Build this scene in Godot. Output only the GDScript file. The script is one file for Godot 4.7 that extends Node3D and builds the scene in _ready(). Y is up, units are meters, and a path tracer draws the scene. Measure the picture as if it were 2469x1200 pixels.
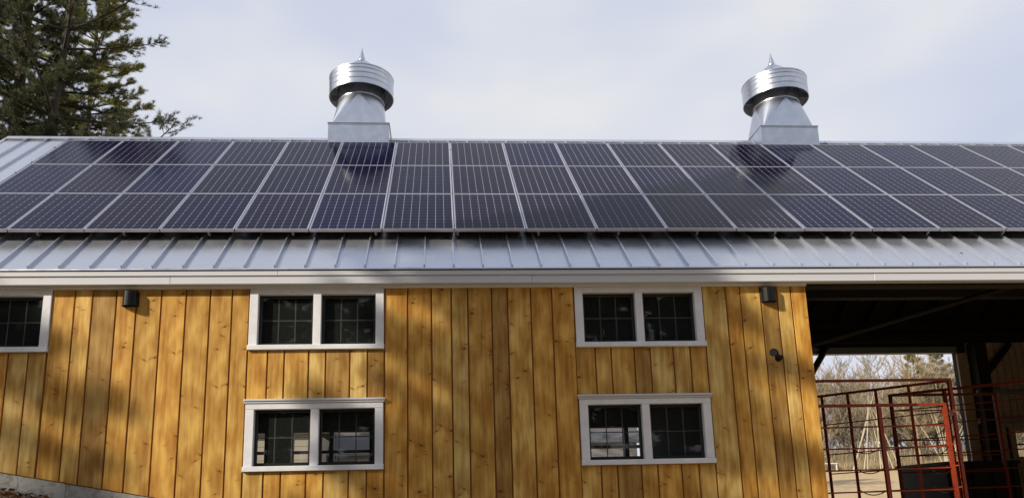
extends Node3D

const SLOPE := 0.73805          # roof pitch, radians
const EAVE_Y := 4.857
const EAVE_Z := 0.165
const RIDGE_Z := -4.60
const BACK_Z := -8.9
const FLOOR_Y := 0.2
const REAR_Y := 6.15            # the rear eave is higher: the back slope is shallower
const REAR_Z := -9.4

var rng := RandomNumberGenerator.new()
var used := {}
var wood_mats: Array = []
var mats := {}


func _ready() -> void:
	rng.seed = 4711
	# ---------------------------------------------------------------- camera
	var cam := Camera3D.new()
	cam.name = "camera"
	cam.projection = Camera3D.PROJECTION_FRUSTUM
	cam.near = 0.1
	cam.far = 1500.0
	cam.size = 0.654198 * 0.1
	cam.frustum_offset = Vector2(0.0337020, 0.1356919) * 0.1
	cam.transform = Transform3D(Basis(
		Vector3(0.9982174712, -0.0223093692, 0.0553549656),
		Vector3(0.0105511047, 0.9788645296, 0.2042373787),
		Vector3(-0.0587414196, -0.2032892637, 0.9773550639)), Vector3(0, 1.6, 10.12))
	add_child(cam)
	cam.current = true
	# ---------------------------------------------------------------- sky, sun, exposure
	var env := Environment.new()
	env.background_mode = Environment.BG_SKY
	var sky := Sky.new()
	var pano := PanoramaSkyMaterial.new()
	pano.panorama = sky_picture()
	sky.sky_material = pano
	env.sky = sky
	env.background_energy_multiplier = 0.89
	env.tonemap_mode = Environment.TONE_MAPPER_LINEAR
	env.tonemap_exposure = 1.12
	env.sdfgi_enabled = true
	env.ssao_enabled = true
	env.ssil_enabled = true
	var we := WorldEnvironment.new()
	we.name = "world_environment"
	we.environment = env
	add_child(we)
	var sun := DirectionalLight3D.new()
	sun.name = "sun"
	sun.light_color = Color(1.0, 0.955, 0.875)
	sun.light_energy = 1.6
	sun.light_angular_distance = 0.53
	sun.shadow_enabled = true
	add_child(sun)
	sun.look_at_from_position(Vector3.ZERO, Vector3(1.7, -1.0, -1.0), Vector3.UP)

	make_materials()
	make_ground()
	make_barn()
	make_solar_panels()
	make_ventilators()
	make_lamps()
	make_racks()
	make_outbuildings()
	make_pines()
	make_far_trees()
	make_litter()


# ==================================================================== node helpers
func numbered(called: String) -> String:
	var n: int = used.get(called, 0)
	used[called] = n + 1
	return called if n == 0 else "%s_%03d" % [called, n]


func tag(o: Node, label: String, category: String = "", group: String = "", kind: String = "") -> void:
	if label: o.set_meta("label", label)
	if category: o.set_meta("category", category)
	if group: o.set_meta("group", group)
	if kind: o.set_meta("kind", kind)


func thing(called: String, label: String, category: String, at: Vector3 = Vector3.ZERO, group: String = "") -> Node3D:
	var o := Node3D.new()
	o.name = numbered(called)
	add_child(o)
	o.position = at
	tag(o, label, category, group)
	return o


func part(called: String, mesh: Mesh, mat: Material, parent: Node3D, at: Vector3 = Vector3.ZERO) -> MeshInstance3D:
	var o := MeshInstance3D.new()
	var k := 0
	o.name = called
	while parent.has_node(NodePath(o.name)):
		k += 1
		o.name = "%s_%03d" % [called, k]
	o.mesh = mesh
	o.material_override = mat
	o.position = at
	parent.add_child(o, true)
	return o


# a faster way to name many alike parts: the caller counts
func piece(called: String, k: int, mesh: Mesh, mat: Material, parent: Node3D, at: Vector3 = Vector3.ZERO) -> MeshInstance3D:
	var o := MeshInstance3D.new()
	o.name = called if k == 0 else "%s_%03d" % [called, k]
	o.mesh = mesh
	o.material_override = mat
	o.position = at
	parent.add_child(o, true)
	return o


func copy(source: Node3D, called: String, label: String, group: String = "") -> Node3D:
	var o: Node3D = source.duplicate()
	o.name = numbered(called)
	add_child(o)
	o.set_meta("label", label)
	if group: o.set_meta("group", group)
	return o


func top(called: String, mesh: Mesh, mat: Material, at: Vector3 = Vector3.ZERO) -> MeshInstance3D:
	var o := MeshInstance3D.new()
	o.name = numbered(called)
	o.mesh = mesh
	o.material_override = mat
	o.position = at
	add_child(o)
	return o


# ==================================================================== mesh helpers
func begin() -> SurfaceTool:
	var st := SurfaceTool.new()
	st.begin(Mesh.PRIMITIVE_TRIANGLES)
	return st


func tri(st: SurfaceTool, a: Vector3, b: Vector3, c: Vector3, n: Vector3) -> void:
	if (b - a).cross(c - a).dot(n) > 0.0:
		var swap := b
		b = c
		c = swap
	st.set_normal(n); st.set_uv(Vector2(0, 0)); st.add_vertex(a)
	st.set_normal(n); st.set_uv(Vector2(0, 0)); st.add_vertex(b)
	st.set_normal(n); st.set_uv(Vector2(0, 0)); st.add_vertex(c)


# a flat quad a-b-c-d facing n; uv by (u axis, v axis) in metres plus an offset
func quad(st: SurfaceTool, a: Vector3, b: Vector3, c: Vector3, d: Vector3, n: Vector3, uvo: Vector2 = Vector2.ZERO) -> void:
	n = n.normalized()
	var p: Array = [a, b, c, d]
	if (b - a).cross(c - a).dot(n) > 0.0:
		p = [a, d, c, b]
	var u := Vector3(1, 0, 0)
	var v := Vector3(0, -1, 0)
	if absf(n.x) > 0.75: u = Vector3(0, 0, 1)
	elif absf(n.y) > 0.75: v = Vector3(0, 0, 1)
	for k in [0, 1, 2, 0, 2, 3]:
		var q: Vector3 = p[k]
		st.set_normal(n)
		st.set_uv(Vector2(q.dot(u), q.dot(v)) + uvo)
		st.add_vertex(q)


func box(st: SurfaceTool, c: Vector3, s: Vector3, b: Basis = Basis(), uvo: Vector2 = Vector2.ZERO) -> void:
	var x := b.x * s.x * 0.5
	var y := b.y * s.y * 0.5
	var z := b.z * s.z * 0.5
	quad(st, c + x - y - z, c + x + y - z, c + x + y + z, c + x - y + z, x, uvo)
	quad(st, c - x - y - z, c - x + y - z, c - x + y + z, c - x - y + z, -x, uvo)
	quad(st, c + y - x - z, c + y + x - z, c + y + x + z, c + y - x + z, y, uvo)
	quad(st, c - y - x - z, c - y + x - z, c - y + x + z, c - y - x + z, -y, uvo)
	quad(st, c + z - x - y, c + z + x - y, c + z + x + y, c + z - x + y, z, uvo)
	quad(st, c - z - x - y, c - z + x - y, c - z + x + y, c - z - x + y, -z, uvo)


# a box given by its two corners
func slab(st: SurfaceTool, lo: Vector3, hi: Vector3, uvo: Vector2 = Vector2.ZERO) -> void:
	box(st, (lo + hi) * 0.5, hi - lo, Basis(), uvo)


# a box with its front (+z) edges chamfered by e
func bevel_slab(st: SurfaceTool, lo: Vector3, hi: Vector3, e: float, uvo: Vector2 = Vector2.ZERO) -> void:
	var f := [Vector3(lo.x + e, lo.y + e, hi.z), Vector3(hi.x - e, lo.y + e, hi.z), Vector3(hi.x - e, hi.y - e, hi.z), Vector3(lo.x + e, hi.y - e, hi.z)]
	var m := [Vector3(lo.x, lo.y, hi.z - e), Vector3(hi.x, lo.y, hi.z - e), Vector3(hi.x, hi.y, hi.z - e), Vector3(lo.x, hi.y, hi.z - e)]
	var k := [Vector3(lo.x, lo.y, lo.z), Vector3(hi.x, lo.y, lo.z), Vector3(hi.x, hi.y, lo.z), Vector3(lo.x, hi.y, lo.z)]
	var out := [Vector3(0, -1, 0), Vector3(1, 0, 0), Vector3(0, 1, 0), Vector3(-1, 0, 0)]
	quad(st, f[0], f[1], f[2], f[3], Vector3(0, 0, 1), uvo)
	for i in 4:
		var j := (i + 1) % 4
		var o: Vector3 = out[i]
		quad(st, f[i], f[j], m[j], m[i], o + Vector3(0, 0, 1), uvo)
		quad(st, m[i], m[j], k[j], k[i], o, uvo)


func tube(st: SurfaceTool, a: Vector3, b: Vector3, ra: float, rb: float, sides: int = 6, capped: bool = false) -> void:
	var d := (b - a).normalized()
	var u := d.cross(Vector3.UP if absf(d.y) < 0.9 else Vector3.RIGHT).normalized()
	var v := u.cross(d).normalized()
	for i in sides:
		var t0 := TAU * i / sides
		var t1 := TAU * (i + 1) / sides
		var n0 := u * cos(t0) + v * sin(t0)
		var n1 := u * cos(t1) + v * sin(t1)
		var q := [a + n0 * ra, a + n1 * ra, b + n1 * rb, b + n0 * rb]
		var nn := [n0, n1, n1, n0]
		var uv := [Vector2(float(i) / sides, 0), Vector2(float(i + 1) / sides, 0), Vector2(float(i + 1) / sides, (b - a).length()), Vector2(float(i) / sides, (b - a).length())]
		var flip: bool = (q[1] - q[0]).cross(q[2] - q[0]).dot(n0 + n1) > 0.0
		var order := [0, 2, 1, 0, 3, 2] if flip else [0, 1, 2, 0, 2, 3]
		for k in order:
			st.set_normal(nn[k]); st.set_uv(uv[k]); st.add_vertex(q[k])
		if capped:
			tri(st, a, a + n0 * ra, a + n1 * ra, -d)
			tri(st, b, b + n1 * rb, b + n0 * rb, d)


# profile: points (radius, height); smooth round the axis, flat or smooth along it
func lathe(st: SurfaceTool, profile: Array, segs: int = 48, at: Vector3 = Vector3.ZERO, inward: bool = false) -> void:
	for k in profile.size() - 1:
		var p: Vector2 = profile[k]
		var q: Vector2 = profile[k + 1]
		var e := (q - p).normalized()
		var pn := Vector2(e.y, -e.x) * (-1.0 if inward else 1.0)
		for i in segs:
			var t0 := TAU * i / segs
			var t1 := TAU * (i + 1) / segs
			var c0 := Vector3(cos(t0), 0, sin(t0))
			var c1 := Vector3(cos(t1), 0, sin(t1))
			var a := at + c0 * p.x + Vector3(0, p.y, 0)
			var b := at + c1 * p.x + Vector3(0, p.y, 0)
			var c := at + c1 * q.x + Vector3(0, q.y, 0)
			var d := at + c0 * q.x + Vector3(0, q.y, 0)
			var n0 := c0 * pn.x + Vector3(0, pn.y, 0)
			var n1 := c1 * pn.x + Vector3(0, pn.y, 0)
			var fn := (b - a).cross(c - a)
			if fn.length() < 1e-9: fn = (c - a).cross(d - a)
			var order := [0, 1, 2, 0, 2, 3]
			if fn.dot(n0 + n1) > 0.0: order = [0, 2, 1, 0, 3, 2]
			var vs := [a, b, c, d]
			var ns := [n0, n1, n1, n0]
			for j in order:
				st.set_normal(ns[j]); st.set_uv(Vector2(0, 0)); st.add_vertex(vs[j])


# ==================================================================== pictures and materials
func noise(seed_: int, freq: float, octaves: int = 3) -> FastNoiseLite:
	var n := FastNoiseLite.new()
	n.seed = seed_
	n.noise_type = FastNoiseLite.TYPE_SIMPLEX_SMOOTH
	n.frequency = freq
	n.fractal_octaves = octaves
	return n


# thin high overcast: pale lavender grey, a little paler low down, with soft warm-white and bluish patches
func sky_picture() -> ImageTexture:
	var w := 1024
	var h := 512
	var broad := noise(11, 1.1, 4)
	var fine := noise(12, 3.2, 4)
	var img := Image.create(w, h, false, Image.FORMAT_RGBF)
	for y in h:
		var el := PI * (0.5 - (y + 0.5) / h)
		var lowness := pow(1.0 - clampf(sin(maxf(el, 0.0)), 0.0, 1.0), 1.5)
		var base := Color(0.56, 0.615, 0.755).lerp(Color(0.82, 0.835, 0.92), lowness)
		for x in w:
			var az := TAU * (x + 0.5) / w
			var d := Vector3(cos(az) * cos(el), sin(el) * 2.2, sin(az) * cos(el))
			var c := broad.get_noise_3dv(d) * 0.95 + fine.get_noise_3dv(d) * 0.5
			var warm := clampf(c * 1.3, 0.0, 1.0)
			var cool := clampf(-c * 1.3, 0.0, 1.0)
			var o := base.lerp(Color(0.82, 0.825, 0.83), warm).lerp(Color(0.49, 0.57, 0.75), cool * 0.65)
			if el < 0.0: o = Color(0.30, 0.28, 0.25)
			img.set_pixel(x, y, o)
	return ImageTexture.create_from_image(img)


func lin(r: float, g: float, b: float) -> Color:
	return Color(r, g, b).linear_to_srgb()


func mat(called: String, c: Color, rough: float = 0.7, metal: float = 0.0) -> StandardMaterial3D:
	var m := StandardMaterial3D.new()
	m.resource_name = called
	m.albedo_color = c
	m.roughness = rough
	m.metallic = metal
	m.cull_mode = BaseMaterial3D.CULL_DISABLED
	mats[called] = m
	return m


func ramp(cols: Array, offs: Array) -> Gradient:
	var g := Gradient.new()
	g.colors = PackedColorArray(cols)
	g.offsets = PackedFloat32Array(offs)
	return g


func noise_tex(seed_: int, freq: float, g: Gradient, octaves: int = 4, size: int = 512, normal: bool = false) -> NoiseTexture2D:
	var t := NoiseTexture2D.new()
	t.width = size
	t.height = size
	t.seamless = true
	t.noise = noise(seed_, freq, octaves)
	if normal:
		t.as_normal_map = true
		t.bump_strength = 4.0
	else:
		t.color_ramp = g
	return t


func tri_tex(m: StandardMaterial3D, t: Texture2D, per_metre: float, world: bool = true) -> void:
	m.albedo_texture = t
	m.uv1_triplanar = true
	m.uv1_world_triplanar = world
	m.uv1_scale = Vector3.ONE * per_metre


# stained pine planks: long grain, blotches of stain, knots with dark hearts and smeared rings; 1.5 m by 3 m
func wood_picture(seed_: int) -> ImageTexture:
	var w := 448
	var h := 1536
	var r := RandomNumberGenerator.new()
	r.seed = seed_
	var fine := noise(seed_ + 1, 1.0, 3)
	var wide := noise(seed_ + 2, 1.0, 3)
	var blot := noise(seed_ + 3, 1.0, 3)
	var shade := PackedFloat32Array()
	shade.resize(w * h)
	var red := PackedFloat32Array()
	red.resize(w * h)
	for y in h:
		var ym := 4.5 * y / h
		for x in w:
			var xm := 1.3125 * x / w
			var wob := wide.get_noise_2d(xm * 2.0, ym * 0.28)
			var g := fine.get_noise_2d(xm * 60.0 + wob * 5.0, ym * 0.8)
			var ring := sin((xm * 11.0 + wob * 4.6) * TAU)
			var bl := blot.get_noise_2d(xm * 3.6, ym * 1.5)
			var streak := blot.get_noise_2d(xm * 14.0 + 70.0, ym * 0.9)
			shade[y * w + x] = 1.0 + 0.09 * g + 0.03 * ring * (0.6 + wob) + 0.27 * bl + 0.17 * streak
			red[y * w + x] = clampf(0.4 - bl * 0.9 + g * 0.15 - streak * 0.3, 0.0, 1.0)
	for k in 52:
		var kx := r.randf() * w
		var ky := r.randf() * h
		var ra := r.randf_range(2.6, 6.0)
		var reach := int(ra * 9.0)
		var lean := r.randf_range(-0.6, 0.6)
		var strength := r.randf_range(0.45, 1.1)
		for dy in range(-reach, reach + 1):
			for dx in range(-reach, reach + 1):
				var px := int(kx) + dx
				var py := int(ky) + dy
				if px < 0 or py < 0 or px >= w or py >= h: continue
				var n := fine.get_noise_2d(px * 0.16, py * 0.16 + 50.0 * k)
				var ex := dx / ra + n * 0.5
				var ey := (dy + lean * dx) / (ra * 0.8) + n * 0.4
				var d := sqrt(ex * ex + ey * ey)
				var i := py * w + px
				var core := clampf(1.35 - d, 0.0, 1.0)
				shade[i] *= maxf(0.15, 1.0 - 0.74 * strength * core)
				# the grain bends round the knot and the stain sits deeper beside it
				var sx := absf(ex) / 6.0
				var sy := absf(ey) / (1.1 + 0.5 * absf(ex))
				var halo := maxf(0.0, 1.0 - sx) * exp(-sy * sy)
				shade[i] *= 1.0 - 0.42 * strength * halo * clampf(0.55 + 1.3 * n, 0.0, 1.0)
				red[i] = minf(1.0, red[i] + 0.3 * halo)
	var data := PackedByteArray()
	data.resize(w * h * 3)
	for i in w * h:
		var s := clampf(shade[i], 0.12, 1.6)
		var t := red[i]
		# sRGB, before the board's own tint
		data[i * 3] = int(clampf((198.0 - 5.0 * t) * pow(s, 0.66), 0.0, 255.0))
		data[i * 3 + 1] = int(clampf((163.0 - 18.0 * t) * pow(s, 0.76), 0.0, 255.0))
		data[i * 3 + 2] = int(clampf((92.0 - 24.0 * t) * pow(s, 0.95), 0.0, 255.0))
	var img := Image.create_from_data(w, h, false, Image.FORMAT_RGB8, data)
	img.generate_mipmaps()
	return ImageTexture.create_from_image(img)


func make_materials() -> void:
	var wt := [wood_picture(21), wood_picture(87)]
	var tints := [Color(1, 0.98, 0.95), Color(0.92, 0.88, 0.80), Color(0.97, 0.91, 0.80), Color(0.96, 0.98, 1.03), Color(0.80, 0.77, 0.75)]
	for k in 10:
		var m := mat("stained_pine_%d" % k, tints[k % 5], 0.62)
		m.albedo_texture = wt[k / 5]
		m.uv1_scale = Vector3(1.0 / 1.3125, 1.0 / 4.5, 1)
		m.heightmap_enabled = true
		m.heightmap_texture = wt[k / 5]
		m.heightmap_scale = 0.05
		m.metallic_specular = 0.35
		wood_mats.append(m)
	mat("sheathing", lin(0.24, 0.085, 0.016), 0.8)
	var white := mat("white_trim", lin(0.72, 0.73, 0.76), 0.45)
	tri_tex(white, noise_tex(5, 0.02, ramp([Color(0.965, 0.965, 0.965), Color(1, 1, 1)], [0.3, 0.7])), 0.5)
	mat("grey_trim", lin(0.54, 0.555, 0.60), 0.5)
	mat("sash", lin(0.009, 0.011, 0.009), 0.35)
	mat("muntin", lin(0.035, 0.038, 0.035), 0.4)
	var glass := mat("glass", Color(0.9, 0.95, 0.93, 0.015), 0.01)
	glass.transparency = BaseMaterial3D.TRANSPARENCY_ALPHA
	var roofm := mat("galvalume", lin(0.60, 0.625, 0.685), 0.36, 0.85)
	roofm.roughness_texture = noise_tex(31, 0.012, ramp([Color(0.72, 0.72, 0.72), Color(1, 1, 1)], [0.25, 0.75]))
	roofm.uv1_triplanar = true
	roofm.uv1_world_triplanar = true
	roofm.uv1_scale = Vector3.ONE * 0.45
	var galv := mat("galvanised", lin(0.55, 0.575, 0.62), 0.30, 1.0)
	tri_tex(galv, noise_tex(33, 0.012, ramp([Color(0.95, 0.955, 0.96), Color(1, 1, 1)], [0.3, 0.7])), 0.6)
	mat("galvanised_dark", lin(0.66, 0.67, 0.70), 0.5, 0.5)
	mat("aluminium", lin(0.62, 0.62, 0.66), 0.35, 0.9)
	mat("clamp_metal", lin(0.35, 0.35, 0.36), 0.45, 0.9)
	var cells := [Color(0.0045, 0.005, 0.025), Color(0.0065, 0.0055, 0.022), Color(0.004, 0.005, 0.029), Color(0.0065, 0.0058, 0.020)]
	for k in 4:
		var c: Color = cells[k]
		var m := mat("cell_%d" % k, lin(c.r, c.g, c.b), 0.105)
		m.metallic_specular = 0.165
	var bk := mat("backsheet", lin(0.36, 0.36, 0.41), 0.16)
	bk.metallic_specular = 0.2
	var conc := mat("concrete", Color(1, 1, 1), 0.9)
	tri_tex(conc, noise_tex(41, 0.018, ramp([lin(0.28, 0.27, 0.245), lin(0.42, 0.41, 0.38), lin(0.34, 0.33, 0.30)], [0.25, 0.5, 0.8]), 5), 0.7)
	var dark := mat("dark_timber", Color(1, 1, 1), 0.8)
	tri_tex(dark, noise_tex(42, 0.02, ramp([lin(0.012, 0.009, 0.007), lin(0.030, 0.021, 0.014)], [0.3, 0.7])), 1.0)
	var inner := mat("inner_boards", Color(1, 1, 1), 0.8)
	tri_tex(inner, noise_tex(43, 0.02, ramp([lin(0.52, 0.38, 0.25), lin(0.60, 0.45, 0.30)], [0.3, 0.7])), 0.8)
	mat("black_plastic", lin(0.010, 0.010, 0.011), 0.35).metallic_specular = 0.3
	mat("black_bin", lin(0.005, 0.005, 0.006), 0.6)
	var lens := mat("lamp_lens", lin(0.04, 0.04, 0.04), 0.15)
	lens.metallic_specular = 0.5
	var redp := mat("red_paint", Color(1, 1, 1), 0.5)
	tri_tex(redp, noise_tex(44, 0.03, ramp([lin(0.15, 0.020, 0.006), lin(0.33, 0.040, 0.009), lin(0.21, 0.028, 0.008)], [0.2, 0.5, 0.85])), 1.4)
	mat("rusty_chain", lin(0.06, 0.035, 0.025), 0.6, 0.5)
	mat("galv_pipe", lin(0.38, 0.40, 0.41), 0.5, 0.4)
	var bark := mat("bark", Color(1, 1, 1), 0.95)
	tri_tex(bark, noise_tex(45, 0.03, ramp([lin(0.020, 0.016, 0.012), lin(0.060, 0.048, 0.036)], [0.3, 0.7])), 1.2)
	mat("bare_wood", lin(0.30, 0.24, 0.15), 0.9)
	mat("bare_wood_grey", lin(0.25, 0.21, 0.15), 0.9)
	mat("pale_bark", lin(0.44, 0.38, 0.28), 0.85)
	var needle := mat("needles", Color(1, 1, 1), 0.6)
	needle.vertex_color_use_as_albedo = true
	needle.backlight_enabled = true
	needle.backlight = Color(0.25, 0.25, 0.25)
	var straw := mat("straw", Color(1, 1, 1), 0.9)
	straw.vertex_color_use_as_albedo = true
	var ground := mat("ground", Color(1, 1, 1), 0.95)
	tri_tex(ground, noise_tex(46, 0.012, ramp([lin(0.30, 0.21, 0.11), lin(0.48, 0.35, 0.19), lin(0.38, 0.28, 0.145), lin(0.54, 0.40, 0.23)], [0.15, 0.4, 0.6, 0.85]), 5), 0.11)
	mat("beige_siding", lin(0.30, 0.265, 0.21), 0.7)
	mat("grey_siding", lin(0.20, 0.20, 0.20), 0.7)
	mat("shingle_roof", lin(0.09, 0.09, 0.095), 0.9)
	var floorm := mat("dirt_floor", Color(1, 1, 1), 0.95)
	tri_tex(floorm, noise_tex(47, 0.02, ramp([lin(0.10, 0.08, 0.055), lin(0.17, 0.13, 0.09)], [0.3, 0.7])), 0.5)
	mat("dry_leaf", lin(0.22, 0.125, 0.065), 0.85)


# ==================================================================== the ground
func land(x: float, z: float) -> float:
	var bank := clampf(1.88 - 0.185 * (x + 5.4), 0.12, 3.2)
	var far := clampf(-0.05 * (x + 6.0), 0.0, 2.0)
	if z > -1.0:
		var w := smoothstep(9.0, 0.8, z)
		return lerpf(far, bank, w) + 0.02 * sin(x * 2.1 + z) * w
	var rise := 0.3 + 0.0843 * (maxf(0.0, -z - 9.0))
	if z < -64.0: rise = 4.94 + 0.02 * (-z - 64.0)
	var left := clampf((-8.6 - x) / 4.0, 0.0, 1.0)
	var y := maxf(rise, lerpf(0.2, clampf(1.88 - 0.185 * (x + 5.4), 0.2, 3.2), left))
	if z > -9.0: y = lerpf(bank, y, smoothstep(-1.0, -9.0, z))
	return y


func make_ground() -> void:
	var xs: Array = [-700.0, -350.0, -180.0, -100.0, -60.0, -40.0, -30.0, -24.0, -20.0, -17.0, -14.0, -12.0, -10.5, -9.3, -8.55, -8.45]
	var x := -8.0
	while x < 16.9:
		xs.append(x)
		x += 0.6
	xs.append_array([16.95, 17.05, 18.0, 20.0, 23.0, 26.0, 30.0, 34.0, 38.0, 42.0, 46.0, 50.0, 56.0, 64.0, 80.0, 110.0, 180.0, 350.0, 700.0])
	var zs: Array = [-900.0, -500.0, -300.0, -180.0, -120.0, -90.0, -76.0, -66.0, -60.0, -54.0, -48.0, -42.0, -36.0, -30.0, -25.0, -21.0, -18.0, -15.0, -13.0, -11.5, -10.0, -9.1, -8.95, -8.85, -6.0, -3.0, -0.2, -0.12, -0.04, 0.3, 0.6, 1.0, 1.5, 2.0, 2.6, 3.2, 4.0, 5.0, 6.0, 7.0, 8.0, 9.0, 10.0, 12.0, 15.0, 20.0, 28.0, 40.0, 60.0, 100.0, 200.0, 400.0, 700.0]
	var grid := []
	for zz in zs:
		var row := []
		for xx in xs:
			var y := land(xx, zz)
			if zz < -0.1 and zz > -8.9 and xx > -8.5 and xx < 17.0: y = 0.05
			row.append(Vector3(xx, y, zz))
		grid.append(row)
	var st := begin()
	for j in zs.size() - 1:
		for i in xs.size() - 1:
			var a: Vector3 = grid[j][i]
			var b: Vector3 = grid[j][i + 1]
			var c: Vector3 = grid[j + 1][i + 1]
			var d: Vector3 = grid[j + 1][i]
			for v in [a, b, c, a, c, d]:
				st.set_uv(Vector2(v.x, v.z))
				st.add_vertex(v)
	st.index()
	st.generate_normals()
	var g := top("ground", st.commit(), mats.ground)
	tag(g, "tan grassy ground that banks up beside the barn and rises behind it", "ground", "", "structure")


# ==================================================================== the barn
func roof_y(z: float) -> float:
	return EAVE_Y + (EAVE_Z - z) * tan(SLOPE)


func rear_y(z: float) -> float:
	return lerpf(roof_y(RIDGE_Z), REAR_Y, (RIDGE_Z - z) / (RIDGE_Z - REAR_Z))


func board_bottom(x: float) -> float:
	return 2.213 - 0.185 * (x + 5.63)


func make_board(parent: Node3D, k: int, x0: float, x1: float, y0a: float, y0b: float, y1: float) -> void:
	# x0..x1 less half the joint on each side; y0a, y0b the heights of the two lower corners
	var g := 0.0105
	x0 += g
	x1 -= g
	var zf := rng.randf_range(-0.0025, 0.002)
	var e := 0.003
	var uvo := Vector2(rng.randf_range(0.18, 1.12), rng.randf_range(minf(y1 - minf(y0a, y0b) + 0.02, 4.4), 4.48))
	var at := Vector3((x0 + x1) * 0.5, minf(y0a, y0b), 0)
	var o := at
	var f := [Vector3(x0 + e, y0a, zf) - o, Vector3(x1 - e, y0b, zf) - o, Vector3(x1 - e, y1, zf) - o, Vector3(x0 + e, y1, zf) - o]
	var m := [Vector3(x0, y0a, zf - e) - o, Vector3(x1, y0b, zf - e) - o, Vector3(x1, y1, zf - e) - o, Vector3(x0, y1, zf - e) - o]
	var b := [Vector3(x0, y0a, -0.0175) - o, Vector3(x1, y0b, -0.0175) - o, Vector3(x1, y1, -0.0175) - o, Vector3(x0, y1, -0.0175) - o]
	var st := begin()
	quad(st, f[0], f[1], f[2], f[3], Vector3(0, 0, 1), uvo)
	quad(st, f[1], m[1], m[2], f[2], Vector3(1, 0, 1), uvo)
	quad(st, f[0], m[0], m[3], f[3], Vector3(-1, 0, 1), uvo)
	quad(st, m[1], b[1], b[2], m[2], Vector3(1, 0, 0), uvo)
	quad(st, m[0], b[0], b[3], m[3], Vector3(-1, 0, 0), uvo)
	quad(st, f[0], f[1], b[1], b[0], Vector3(0, -1, 0), uvo)
	quad(st, f[3], f[2], b[2], b[3], Vector3(0, 1, 0), uvo)
	quad(st, b[0], b[1], b[2], b[3], Vector3(0, 0, -1), uvo)
	piece("board", k, st.commit(), wood_mats[rng.randi() % wood_mats.size()], parent, at)


func wall_with_holes(st: SurfaceTool, x0: float, x1: float, y0: float, y1: float, z0: float, z1: float, holes: Array) -> void:
	# holes: [xa, xb, ya, yb] sorted by xa, some may share the same columns
	var cuts: Array = [x0, x1]
	for h in holes:
		for k in 2:
			if h[k] > x0 and h[k] < x1 and not cuts.has(h[k]): cuts.append(h[k])
	cuts.sort()
	for i in cuts.size() - 1:
		var a: float = cuts[i]
		var b: float = cuts[i + 1]
		var mid := (a + b) * 0.5
		var here := []
		for h in holes:
			if h[0] < mid and h[1] > mid: here.append(h)
		here.sort_custom(func(p, q): return p[2] < q[2])
		var y := y0
		for h in here:
			if h[2] > y: slab(st, Vector3(a, y, z0), Vector3(b, h[2], z1))
			y = h[3]
		if y < y1: slab(st, Vector3(a, y, z0), Vector3(b, y1, z1))


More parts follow.
